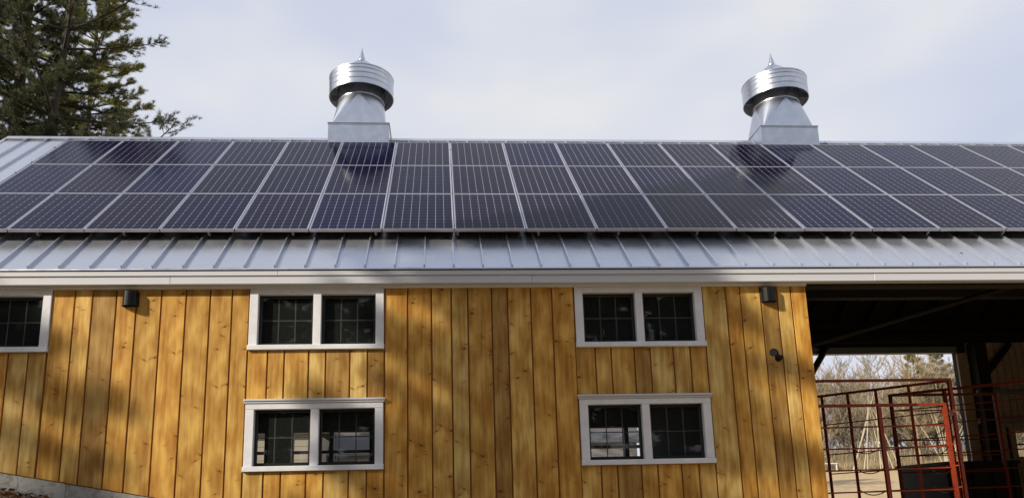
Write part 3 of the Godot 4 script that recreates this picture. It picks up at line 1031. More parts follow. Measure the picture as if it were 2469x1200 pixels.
# ==================================================================== roof ventilators
func make_ventilators() -> void:
	var v := thing("roof_ventilator", "galvanised roof ventilator with ribbed drum and spike, on the ridge left of centre", "roof ventilator", Vector3(-1.632, 8.6216, RIDGE_Z), "galvanised ventilators on the ridge")
	var oy := 8.55
	# square base that straddles the ridge, cut to the roof below
	var st := begin()
	var hx := 0.605
	var hz := 0.47
	var yt := 9.25 - oy
	var yb := (roof_y(RIDGE_Z + hz * 1.0103) - 8.6216) / 1.0103 - 0.02
	var yr := (roof_y(RIDGE_Z) - 8.6216) / 1.0103 - 0.02
	for s in [1.0, -1.0]:
		quad(st, Vector3(-hx, yb, hz * s), Vector3(hx, yb, hz * s), Vector3(hx, yt, hz * s), Vector3(-hx, yt, hz * s), Vector3(0, 0, s))
		var nn := Vector3(s, 0, 0)
		quad(st, Vector3(hx * s, yb, hz), Vector3(hx * s, yt, hz), Vector3(hx * s, yt, 0), Vector3(hx * s, yr, 0), nn)
		quad(st, Vector3(hx * s, yb, -hz), Vector3(hx * s, yt, -hz), Vector3(hx * s, yt, 0), Vector3(hx * s, yr, 0), nn)
	quad(st, Vector3(-hx, yt, -hz), Vector3(hx, yt, -hz), Vector3(hx, yt, hz), Vector3(-hx, yt, hz), Vector3(0, 1, 0))
	part("base_box", st.commit(), mats.galvanised, v)
	var fl := begin()
	box(fl, Vector3(0, yt + 0.004, 0), Vector3(hx * 2.0 + 0.03, 0.014, hz * 2.0 + 0.03))
	box(fl, Vector3(0, yt - 0.028, hz + 0.004), Vector3(hx * 2.0 + 0.012, 0.006, 0.008))
	part("flange", fl.commit(), mats.galvanised, v)
	# flashing skirt against the roof, right and left
	var sk := begin()
	var up := Vector3(0, sin(SLOPE), -cos(SLOPE))
	for s in [1.0, -1.0]:
		box(sk, Vector3(s * (hx + 0.05), (yb + yr) * 0.5 + 0.035, hz * 0.5), Vector3(0.10, 0.006, 0.70), Basis(Vector3(1, 0, 0), Vector3(0, cos(SLOPE), sin(SLOPE)), -up))
	part("flashing", sk.commit(), mats.galvanised, v)
	# square to round: four triangles and four quarter cones
	var tr := begin()
	var bx := 0.53
	var bz := 0.435
	var rn := 0.47
	var y0 := yt + 0.012
	var y1 := 9.925 - oy
	var seg := 10
	for q in 4:
		var cx := bx if q == 0 or q == 3 else -bx
		var cz := bz if q < 2 else -bz
		var corner := Vector3(cx, y0, cz)
		for i in seg:
			var t0 := PI * 0.5 * (q + float(i) / seg)
			var t1 := PI * 0.5 * (q + float(i + 1) / seg)
			var a := Vector3(cos(t0) * rn, y1, sin(t0) * rn)
			var b := Vector3(cos(t1) * rn, y1, sin(t1) * rn)
			var na := Vector3(cos(t0), 0.25, sin(t0)).normalized()
			var nb := Vector3(cos(t1), 0.25, sin(t1)).normalized()
			var w := [corner, a, b]
			var ns := [(na + nb).normalized(), na, nb]
			if (a - corner).cross(b - corner).dot(na) > 0.0:
				w = [corner, b, a]
				ns = [(na + nb).normalized(), nb, na]
			for j in 3:
				tr.set_normal(ns[j]); tr.set_uv(Vector2.ZERO); tr.add_vertex(w[j])
		var t2 := PI * 0.5 * (q + 1)
		var mid := Vector3(cos(t2) * rn, y1, sin(t2) * rn)
		var c2 := Vector3(-bx if q < 2 else bx, y0, cz) if q % 2 == 0 else Vector3(cx, y0, -cz)
		# the flat triangle between this corner and the next one
		var nx := Vector3(cos(t2), 0.12, sin(t2)).normalized()
		var ca := corner
		var nextq := (q + 1) % 4
		var cb := Vector3(bx if nextq == 0 or nextq == 3 else -bx, y0, bz if nextq < 2 else -bz)
		if (cb - ca).cross(mid - ca).dot(nx) > 0.0: tri(tr, ca, mid, cb, nx)
		else: tri(tr, ca, cb, mid, nx)
	part("transition", tr.commit(), mats.galvanised, v)
	var ne := begin()
	lathe(ne, [Vector2(rn + 0.001, y1 - 0.012), Vector2(rn + 0.010, y1 - 0.006), Vector2(rn + 0.010, y1 + 0.010), Vector2(rn, y1 + 0.016), Vector2(rn - 0.01, 10.26 - oy)], 56)
	part("neck", ne.commit(), mats.galvanised, v)
	# the drum: an open ribbed ring under a shallow cone
	var dr := begin()
	var prof: Array = []
	var r := 0.662
	var d0 := 10.035 - oy
	var d1 := 10.475 - oy
	prof.append(Vector2(r - 0.004, d0))
	prof.append(Vector2(r + 0.006, d0 + 0.006))
	prof.append(Vector2(r + 0.006, d0 + 0.022))
	prof.append(Vector2(r, d0 + 0.028))
	for rib in [0.12, 0.135, 0.235, 0.25, 0.335, 0.35]:
		prof.append(Vector2(r, d0 + rib - 0.006))
		prof.append(Vector2(r + 0.0028, d0 + rib))
		prof.append(Vector2(r, d0 + rib + 0.006))
	prof.append(Vector2(r, d1 - 0.03))
	prof.append(Vector2(r + 0.008, d1 - 0.022))
	prof.append(Vector2(r + 0.008, d1 - 0.004))
	prof.append(Vector2(r - 0.002, d1))
	lathe(dr, prof, 72)
	var drum := part("drum", dr.commit(), mats.galvanised, v)
	var di := begin()
	lathe(di, [Vector2(r - 0.005, d0 + 0.001), Vector2(r - 0.006, d1 - 0.004)], 72, Vector3.ZERO, true)
	piece("drum_lining", 0, di.commit(), mats.galvanised_dark, drum)
	var cn := begin()
	lathe(cn, [Vector2(r - 0.003, d1 + 0.001), Vector2(0.42, d1 + 0.15), Vector2(0.25, d1 + 0.30), Vector2(0.175, d1 + 0.37), Vector2(0.115, d1 + 0.42), Vector2(0.078, d1 + 0.455)], 56)
	lathe(cn, [Vector2(r - 0.006, d1 - 0.004), Vector2(0.02, d1 + 0.06)], 40, Vector3.ZERO, true)
	part("cap", cn.commit(), mats.galvanised, v)
	var fi := begin()
	lathe(fi, [Vector2(0.080, d1 + 0.450), Vector2(0.080, d1 + 0.462), Vector2(0.074, d1 + 0.466), Vector2(0.030, d1 + 0.64), Vector2(0.012, d1 + 0.72), Vector2(0.002, d1 + 0.772)], 24)
	part("finial", fi.commit(), mats.galvanised, v)
	# inner wind band and its struts
	var ib := begin()
	lathe(ib, [Vector2(0.50, 10.20 - oy), Vector2(0.53, 10.44 - oy)], 48)
	part("wind_band", ib.commit(), mats.galvanised_dark, v)
	for i in 6:
		var t := TAU * (i + 0.25) / 6.0
		var bks := begin()
		var dirv := Vector3(cos(t), 0, sin(t))
		box(bks, dirv * 0.56 + Vector3(0, 10.15 - oy, 0), Vector3(0.19, 0.13, 0.004), Basis(dirv, Vector3.UP, dirv.cross(Vector3.UP)))
		piece("strut", i, bks.commit(), mats.galvanised, v)
	v.scale = Vector3.ONE * 1.0103
	var v2 := copy(v, "roof_ventilator", "galvanised roof ventilator with ribbed drum and spike, on the ridge toward the right")
	v2.position = Vector3(7.32, 8.6216, RIDGE_Z)


# ==================================================================== lamps on the wall
func make_lamps() -> void:
	var l := thing("wall_lamp", "black hooded wall lamp on the boards beside the upper left window", "wall lamp", Vector3(-4.16, 4.372, 0.003), "black hooded lamps under the eaves")
	var st := begin()
	# plan: wide at the wall, rounded to the front; the lid slopes a little
	var plan: Array = []
	for k in 13:
		var t := PI * k / 12.0
		plan.append(Vector2(-cos(t) * 0.100, 0.035 + sin(t) * 0.090))
	plan.push_front(Vector2(-0.100, 0.012))
	plan.append(Vector2(0.100, 0.012))
	var y1 := 0.2
	for k in plan.size() - 1:
		var a: Vector2 = plan[k]
		var b: Vector2 = plan[k + 1]
		var nn := Vector3(-(b.y - a.y), 0, (b.x - a.x))
		quad(st, Vector3(a.x, 0.012, a.y), Vector3(b.x, 0.012, b.y), Vector3(b.x * 0.97, y1, b.y * 0.97), Vector3(a.x * 0.97, y1, a.y * 0.97), nn)
		tri(st, Vector3(a.x * 0.97, y1, a.y * 0.97), Vector3(b.x * 0.97, y1, b.y * 0.97), Vector3(0, y1 + 0.008, 0.02), Vector3.UP)
		tri(st, Vector3(a.x, 0.03, a.y), Vector3(b.x, 0.03, b.y), Vector3(0, 0.03, 0.02), Vector3.DOWN)
		quad(st, Vector3(a.x * 1.04, 0.0, a.y * 1.03), Vector3(b.x * 1.04, 0.0, b.y * 1.03), Vector3(b.x * 1.04, 0.0125, b.y * 1.03), Vector3(a.x * 1.04, 0.0125, a.y * 1.03), nn)
	part("hood", st.commit(), mats.black_plastic, l)
	var bp := begin()
	bevel_slab(bp, Vector3(-0.104, 0.004, 0), Vector3(0.104, 0.205, 0.0115), 0.003)
	part("back_plate", bp.commit(), mats.black_plastic, l)
	var ln := begin()
	slab(ln, Vector3(-0.07, 0.018, 0.03), Vector3(0.07, 0.028, 0.10))
	part("lens", ln.commit(), mats.lamp_lens, l)
	var l2 := copy(l, "wall_lamp", "black hooded wall lamp high on the boards near the barn doorway")
	l2.position = Vector3(4.605, 4.372, 0.003)
	# small swivelling floodlight
	var f := thing("floodlight", "small black swivel floodlight on the boards left of the barn doorway", "floodlight", Vector3(4.672, 3.58, 0.003))
	var b := begin()
	tube(b, Vector3(0, 0, 0), Vector3(0, 0, 0.028), 0.052, 0.046, 20, true)
	part("base", b.commit(), mats.black_plastic, f)
	var a2 := begin()
	tube(a2, Vector3(0, 0, 0.028), Vector3(-0.012, -0.005, 0.105), 0.017, 0.019, 10, true)
	tube(a2, Vector3(-0.034, -0.004, 0.108), Vector3(0.012, -0.006, 0.108), 0.026, 0.026, 14, true)
	tube(a2, Vector3(-0.012, -0.005, 0.108), Vector3(-0.085, 0.028, 0.152), 0.016, 0.020, 10, true)
	part("arm", a2.commit(), mats.black_plastic, f)
	var h := begin()
	var hd := Vector3(-0.62, -0.12, 0.77).normalized()
	var hc := Vector3(-0.120, 0.042, 0.170)
	tube(h, hc - hd * 0.055, hc - hd * 0.03, 0.028, 0.046, 20, true)
	tube(h, hc - hd * 0.03, hc + hd * 0.05, 0.046, 0.052, 20, true)
	tube(h, hc + hd * 0.05, hc + hd * 0.058, 0.056, 0.056, 20, true)
	part("head", h.commit(), mats.black_plastic, f)
	var fl := begin()
	tube(fl, hc + hd * 0.0585, hc + hd * 0.061, 0.048, 0.046, 20, true)
	part("lens", fl.commit(), mats.lamp_lens, f)


# ==================================================================== red tube racks and the bin in the doorway
func sag(st: SurfaceTool, a: Vector3, b: Vector3, drop: float, r: float) -> void:
	var prev := a
	for k in range(1, 9):
		var t := k / 8.0
		var p := a.lerp(b, t) - Vector3(0, drop * 4.0 * t * (1.0 - t), 0)
		tube(st, prev, p, r, r, 5)
		prev = p


func make_racks() -> void:
	var red: Material = mats.red_paint
	# near gate, square to the doorway
	var g := thing("tube_gate", "red tubular steel gate standing in the doorway, its right post bright in the sun", "steel gate", Vector3(5.9, FLOOR_Y, -1.85))
	var y0 := -FLOOR_Y
	var st := begin()
	var hx := 8.235 - 5.9
	box(st, Vector3(hx, (3.15 - FLOOR_Y) * 0.5, 0), Vector3(0.054, 3.15 - FLOOR_Y, 0.054))
	piece("post", 0, st.commit(), red, g)
	st = begin()
	box(st, Vector3(7.12 - 5.9, (3.10 - FLOOR_Y) * 0.5, 0), Vector3(0.06, 3.10 - FLOOR_Y, 0.05))
	piece("post", 1, st.commit(), red, g)
	st = begin()
	box(st, Vector3(0.02, (3.10 - FLOOR_Y) * 0.5, 0), Vector3(0.06, 3.10 - FLOOR_Y, 0.06))
	piece("post", 2, st.commit(), red, g)
	st = begin()
	box(st, Vector3(hx * 0.5, 3.135 + y0, 0.002), Vector3(hx + 0.05, 0.046, 0.046))
	piece("rail", 0, st.commit(), red, g)
	for k in 8:
		var yy := 2.79 - 0.345 * k + y0
		if yy < 0.1: break
		st = begin()
		tube(st, Vector3(0, yy - 0.012, 0), Vector3(hx, yy + 0.008, 0), 0.0125, 0.0125, 8)
		piece("rail", k + 1, st.commit(), red, g)
	st = begin()
	for k in 10:
		var t0 := TAU * k / 10.0
		var t1 := TAU * (k + 1) / 10.0
		tube(st, Vector3(hx + 0.085 + cos(t0) * 0.03, 2.98 + y0 + sin(t0) * 0.045, 0.02), Vector3(hx + 0.085 + cos(t1) * 0.03, 2.98 + y0 + sin(t1) * 0.045, 0.02), 0.008, 0.008, 5)
	tube(st, Vector3(hx + 0.085, 3.05 + y0, 0.02), Vector3(hx + 0.085, 2.84 + y0, 0.02), 0.008, 0.008, 5)
	tube(st, Vector3(hx + 0.03, 2.98 + y0, 0.02), Vector3(hx + 0.14, 2.98 + y0, 0.02), 0.007, 0.007, 5)
	part("latch", st.commit(), mats.rusty_chain, g)
	# second: corner rack whose long side runs back to the left
	var r := thing("tube_rack", "red tubular rack whose top rails meet at a tall sunlit corner post", "steel rack", Vector3(8.50, FLOOR_Y, -2.02))
	var o := r.position
	var topy := 3.575
	var pts := [Vector3(8.50, 0, -2.02), Vector3(8.19, 0, -2.59), Vector3(7.82, 0, -2.99), Vector3(7.46, 0, -3.33), Vector3(7.12, 0, -3.66)]
	# the posts stand on one straight line from the corner
	var pa: Vector3 = pts[0]
	var pe: Vector3 = pts[4]
	for k in 5:
		var q: Vector3 = pts[k]
		var s := clampf((q - pa).dot(pe - pa) / (pe - pa).length_squared(), 0.0, 1.0)
		pts[k] = pa.lerp(pe, s)
	var dirb := (pe - pa).normalized()
	for k in 5:
		var q: Vector3 = pts[k]
		st = begin()
		var wd := 0.054 if k == 0 else 0.042
		box(st, q + Vector3(0, (topy + FLOOR_Y) * 0.5, 0) - o, Vector3(wd, topy - FLOOR_Y, wd), Basis(Vector3.UP, 0.0 if k == 0 else 0.8))
		piece("post", k, st.commit(), red, r)
	st = begin()
	var beyond := pe + dirb * 0.35
	box(st, (pa + beyond) * 0.5 + Vector3(0, topy - 0.02, 0) - o, Vector3((beyond - pa).length(), 0.042, 0.042), Basis(dirb, Vector3.UP, dirb.cross(Vector3.UP)))
	piece("rail", 0, st.commit(), red, r)
	st = begin()
	box(st, Vector3(-1.35, topy - FLOOR_Y - 0.001, 0.0), Vector3(2.76, 0.042, 0.046))
	piece("rail", 1, st.commit(), red, r)
	var rk := 2
	for yy in [3.02, 2.47, 2.12, 1.77, 1.42]:
		st = begin()
		tube(st, pa + Vector3(0, yy + 0.03, 0) - o, pe + Vector3(0, yy - 0.01, 0) - o, 0.011, 0.011, 6)
		piece("rail", rk, st.commit(), red, r)
		rk += 1
	var ck := 0
	for yy in [2.52, 2.18, 1.82, 1.5]:
		st = begin()
		sag(st, pts[3] + Vector3(0, yy, 0) - o, Vector3(7.16, yy - 0.03, -1.92) - o, 0.10, 0.009)
		sag(st, Vector3(8.27, yy + 0.33, -1.85) - o, Vector3(9.3, yy + 0.35, -4.0) - o, 0.12, 0.008)
		piece("chain", ck, st.commit(), mats.rusty_chain, r)
		ck += 1
	for q in [g, r]:
		q.scale = Vector3.ONE * 0.9607
		q.position = Vector3(0, 1.6, 10.12) + (q.position - Vector3(0, 1.6, 10.12)) * 0.9607
		var k := 0
		for c in q.get_children():
			if not String(c.name).begins_with("post"): continue
			# a foot plate under each post, down to the floor
			var bb: AABB = (c as MeshInstance3D).mesh.get_aabb()
			var ft := begin()
			slab(ft, Vector3(bb.get_center().x - 0.05, -0.06, bb.get_center().z - 0.05), Vector3(bb.get_center().x + 0.05, -0.001, bb.get_center().z + 0.05))
			piece("foot", k, ft.commit(), red, q)
			k += 1
	# third: the far rack, corner to the left
	var w := thing("tube_rack", "tall dark red tubular rack farther in, beside the black bin", "steel rack", Vector3(9.84, FLOOR_Y, -5.7))
	o = w.position
	topy = 3.86
	var c0 := Vector3(9.70, 0, -5.7)
	var c1 := Vector3(12.05, 0, -5.7)
	var c2 := Vector3(12.3, 0, -3.1)
	var posts := [c0, c0.lerp(c2, 0.28), c0.lerp(c2, 0.70), c1, c2]
	for k in 5:
		var q: Vector3 = posts[k]
		st = begin()
		box(st, q + Vector3(0, (topy + FLOOR_Y) * 0.5, 0) - o, Vector3(0.058, topy - FLOOR_Y, 0.058))
		piece("post", k, st.commit(), red, w)
	rk = 0
	for line in [[c0, c1], [c0, c2]]:
		var d: Vector3 = (line[1] - line[0]).normalized()
		st = begin()
		box(st, (line[0] + line[1]) * 0.5 + Vector3(0, topy - 0.02, 0) - o, Vector3((line[1] - line[0]).length(), 0.055, 0.05), Basis(d, Vector3.UP, d.cross(Vector3.UP)))
		piece("rail", rk, st.commit(), red, w)
		rk += 1
		for yy in [3.50, 3.15, 2.86, 2.53, 2.18, 1.83]:
			if line[1] == c1 and yy > 3.0 and yy < 3.3: continue
			st = begin()
			tube(st, line[0] + Vector3(0, yy, 0) - o, line[1] + Vector3(0, yy, 0) - o, 0.013, 0.013, 6)
			piece("rail", rk, st.commit(), red, w)
			rk += 1
	# black bin behind the racks
	var b := thing("waste_bin", "large black bin behind the red racks in the far doorway", "bin", Vector3(12.2, FLOOR_Y, -7.0))
	st = begin()
	var x0 := -1.2
	var x1 := 0.45
	slab(st, Vector3(x0, 0.05, 0.86), Vector3(x1, 2.15, 0.9))
	slab(st, Vector3(x0, 0.05, -0.9), Vector3(x1, 2.15, -0.86))
	slab(st, Vector3(x0, 0.05, -0.859), Vector3(x0 + 0.04, 2.15, 0.859))
	slab(st, Vector3(x1 - 0.04, 0.05, -0.859), Vector3(x1, 2.15, 0.859))
	slab(st, Vector3(x0 + 0.041, 0.05, -0.859), Vector3(x1 - 0.041, 0.1, 0.859))
	part("body", st.commit(), mats.black_bin, b)
	st = begin()
	slab(st, Vector3(x0 - 0.03, 2.151, 0.82), Vector3(x1 + 0.03, 2.22, 0.95))
	slab(st, Vector3(x0 - 0.03, 2.151, -0.95), Vector3(x1 + 0.03, 2.22, -0.82))
	slab(st, Vector3(x0 - 0.03, 2.151, -0.819), Vector3(x0 + 0.08, 2.22, 0.819))
	slab(st, Vector3(x1 - 0.08, 2.151, -0.819), Vector3(x1 + 0.03, 2.22, 0.819))
	part("rim", st.commit(), mats.black_bin, b)
	for k in 4:
		st = begin()
		slab(st, Vector3(0, 0, 0), Vector3(0.07, 2.0, 0.05))
		piece("rib", k, st.commit(), mats.black_bin, b, Vector3(x0 + 0.1 + k * 0.46, 0.1, 0.901))


# ==================================================================== small buildings seen through the back windows
func make_shed(called: String, label: String, at: Vector3, w: float, h: float, d: float, m: Material, lap: float) -> void:
	var s := thing(called, label, "shed", at)
	var st := begin()
	slab(st, Vector3(-w / 2, -0.5, -d), Vector3(w / 2, h, 0))
	var wall := part("wall", st.commit(), m, s)
	var k := 0
	var y := 0.0
	while y < h - 0.02:
		var p := begin()
		var t: Basis = Basis(Vector3(1, 0, 0), -0.06)
		box(p, Vector3(0, lap * 0.5, 0.014), Vector3(w + 0.02, lap * 1.02, 0.014), t)
		piece("clapboard", k, p.commit(), m, wall, Vector3(0, y, 0))
		y += lap
		k += 1
	var r := begin()
	var rise := d * 0.4
	var ln := Vector2(d * 0.5 + 0.25, rise).length()
	for sgn in [1.0, -1.0]:
		var dn := Vector3(0, -rise, (d * 0.5 + 0.25) * sgn).normalized()
		var nn: Vector3 = Vector3(1, 0, 0).cross(dn) * -sgn
		box(r, Vector3(0, h + rise - 0.02, -d / 2) + dn * ln * 0.5, Vector3(w + 0.5, 0.06, ln), Basis(Vector3(1, 0, 0), nn if nn.y > 0 else -nn, dn))
	part("roof", r.commit(), mats.shingle_roof, s)
	var win := begin()
	bevel_slab(win, Vector3(-0.4, 1.0, 0.025), Vector3(0.4, 2.0, 0.06), 0.01)
	var wf := part("window", win.commit(), mats.white_trim, s)
	var gl := begin()
	slab(gl, Vector3(-0.32, 1.08, 0.061), Vector3(0.32, 1.92, 0.066))
	piece("pane", 0, gl.commit(), mats.sash, wf)


func make_outbuildings() -> void:
	make_shed("beige_shed", "beige clapboard shed glimpsed through the lower left window", Vector3(-7.4, land(-7.4, -22.0) - 0.1, -22.0), 4.3, 3.6, 4.0, mats.beige_siding, 0.28)
	make_shed("grey_shed", "grey clapboard shed glimpsed through the lower right window", Vector3(6.6, land(6.6, -22.0) - 0.1, -22.0), 3.3, 3.0, 3.0, mats.grey_siding, 0.25)
	make_shed("grey_barn", "long grey shed glimpsed through the right pane of the lower left window", Vector3(-2.0, land(-2.0, -25.0) - 0.1, -25.0), 6.2, 2.6, 4.0, mats.grey_siding, 0.3)
	# low white table at the edge of the field
	var t := thing("white_table", "small low white table at the near edge of the field, seen left of the racks", "table", Vector3(34.6, land(34.6, -57.0), -57.0))
	var st := begin()
	slab(st, Vector3(-0.7, 0.62, -0.3), Vector3(0.7, 0.7, 0.3))
	part("tabletop", st.commit(), mats.white_trim, t)
	var k := 0
	for sx in [-0.62, 0.62]:
		for sz in [-0.22, 0.22]:
			st = begin()
			slab(st, Vector3(sx - 0.04, 0, sz - 0.04), Vector3(sx + 0.04, 0.619, sz + 0.04))
			piece("leg", k, st.commit(), mats.white_trim, t)
			k += 1


# ==================================================================== conifers
func tuft_mesh(seed_: int, needles: int, length: float, wide: float, spread: float) -> ArrayMesh:
	var r := RandomNumberGenerator.new()
	r.seed = seed_
	var st := begin()
	for k in needles:
		var t := r.randf() * TAU
		var lean := sqrt(r.randf()) * spread
		var d := Vector3(sin(lean) * cos(t), cos(lean), sin(lean) * sin(t))
		var base := Vector3(0, r.randf_range(-0.5, 0.25) * length, 0)
		var side := d.cross(Vector3(r.randf() - 0.5, r.randf() - 0.5, r.randf() - 0.5)).normalized() * wide * 0.5
		var tip := base + d * length * r.randf_range(0.7, 1.1)
		tri(st, base - side, base + side, tip, side.cross(d).normalized())
	return st.commit()


# limbs: in whorls up the trunk; each carries twigs, each twig tufts of needles
func pine(called: String, label: String, group: String, at: Vector3, o: Dictionary) -> Node3D:
	var r := RandomNumberGenerator.new()
	r.seed = o.seed
	var tree := thing(called, label, "pine tree", at, group)
	var height: float = o.height
	var tr := begin()
	var r0: float = o.get("girth", height * 0.011)
	var lean: Vector3 = o.get("lean", Vector3.ZERO)
	var axis := func(h: float) -> Vector3:
		var t: float = h / height
		return Vector3(0, h, 0) + lean * t * t * height + Vector3(sin(h * 0.6 + o.seed) * 0.06, 0, cos(h * 0.5 + o.seed) * 0.06) * (1.0 - t)
	var n := 14
	for k in n:
		var a: float = height * k / n
		var b: float = height * (k + 1) / n
		tube(tr, axis.call(a), axis.call(b), lerpf(r0, 0.03, a / height), lerpf(r0, 0.03, b / height), 9)
	part("trunk", tr.commit(), mats.bark, tree)
	var limbs := begin()
	var spots: Array = []
	var tints: Array = []
	var h: float = o.crown
	var base_col: Color = o.color
	var reach: float = o.reach
	var dens: float = o.get("density", 1.0)
	while h < height - 0.3:
		var t: float = (h - o.crown) / (height - o.crown)
		var whorl: int = o.get("whorl", 5)
		var turn := r.randf() * TAU
		for w in whorl:
			if r.randf() < o.get("gaps", 0.12): continue
			var az := turn + TAU * w / whorl + r.randf_range(-0.3, 0.3)
			var dir := Vector3(cos(az), 0, sin(az))
			if o.has("face") and dir.dot(o.face) < o.get("face_min", -2.0): continue
			var ln := reach * pow(1.0 - t, 0.75) * r.randf_range(0.65, 1.08) + 0.3
			var p: Vector3 = axis.call(h + r.randf_range(-0.15, 0.15))
			var pitch: float = lerpf(o.get("droop", -0.12), 0.7, t * t) + r.randf_range(-0.1, 0.1)
			var segs := 7
			var prev := p
			var cur := (dir * cos(pitch) + Vector3(0, sin(pitch), 0)).normalized()
			var rl := 0.012 + 0.011 * ln
			for s in segs:
				var f := float(s) / segs
				cur = (cur + Vector3(r.randf_range(-0.07, 0.07), 0.05 + r.randf_range(-0.06, 0.06), r.randf_range(-0.07, 0.07))).normalized()
				var q := prev + cur * ln / segs
				tube(limbs, prev, q, rl * (1.0 - f * 0.85), rl * (1.0 - (f + 1.0 / segs) * 0.85) + 0.003, 5)
				if f > o.get("bare", 0.2):
					for side in [-1.0, 1.0]:
						for rep in (2 if r.randf() < dens else 1):
							var sd: Vector3 = (cur.cross(Vector3.UP) * side * r.randf_range(0.5, 1.1) + cur * r.randf_range(0.5, 1.0) + Vector3(0, r.randf_range(-0.1, 0.45), 0)).normalized()
							var tl := ln * 0.26 * (1.15 - f * 0.6) * r.randf_range(0.5, 1.1)
							var b0 := prev.lerp(q, r.randf())
							var b1 := b0 + sd * tl
							tube(limbs, b0, b1, 0.010, 0.004, 3)
							var m := int(ceil(tl / 0.10 * dens))
							for j in m:
								var pp := b0.lerp(b1, (j + 0.6 + r.randf() * 0.5) / m)
								var off := Vector3(r.randf_range(-1, 1), r.randf_range(-0.6, 1), r.randf_range(-1, 1)) * 0.07
								spots.append([pp + off, (sd + Vector3(0, 0.45, 0) + Vector3(r.randf_range(-0.5, 0.5), r.randf_range(-0.3, 0.5), r.randf_range(-0.5, 0.5))).normalized()])
				prev = q
			for j in 5:
				spots.append([prev + Vector3(r.randf_range(-0.1, 0.1), r.randf_range(-0.05, 0.1), r.randf_range(-0.1, 0.1)), (cur + Vector3(0, 0.3, 0) + Vector3(r.randf_range(-0.5, 0.5), r.randf_range(-0.5, 0.5), r.randf_range(-0.5, 0.5))).normalized()])
		h += o.get("step", 0.8) * r.randf_range(0.7, 1.25) * lerpf(1.0, 0.6, t)
	part("limbs", limbs.commit(), mats.bark, tree)
	var mm := MultiMesh.new()
	mm.transform_format = MultiMesh.TRANSFORM_3D
	mm.use_colors = true
	mm.mesh = tufts
	mm.instance_count = spots.size()
	var ts: float = o.get("tuft", 1.0)
	for k in spots.size():
		var d: Vector3 = spots[k][1]
		var u := d.cross(Vector3(0.3, 0.2, 1).normalized()).normalized()
		var b := Basis(u, d, u.cross(d)).scaled(Vector3.ONE * ts * r.randf_range(0.75, 1.25))
		mm.set_instance_transform(k, Transform3D(b, spots[k][0]))
		var v := r.randf_range(0.65, 1.35)
		var y := r.randf()
		mm.set_instance_color(k, Color(base_col.r * v * (1.0 + 0.35 * y), base_col.g * v, base_col.b * v * (1.0 - 0.2 * y)))
	var cr := MultiMeshInstance3D.new()
	cr.name = "foliage"
	cr.multimesh = mm
	cr.material_override = mats.needles
	cr.set_meta("kind", "stuff")
	tree.add_child(cr)
	return tree


var tufts: ArrayMesh


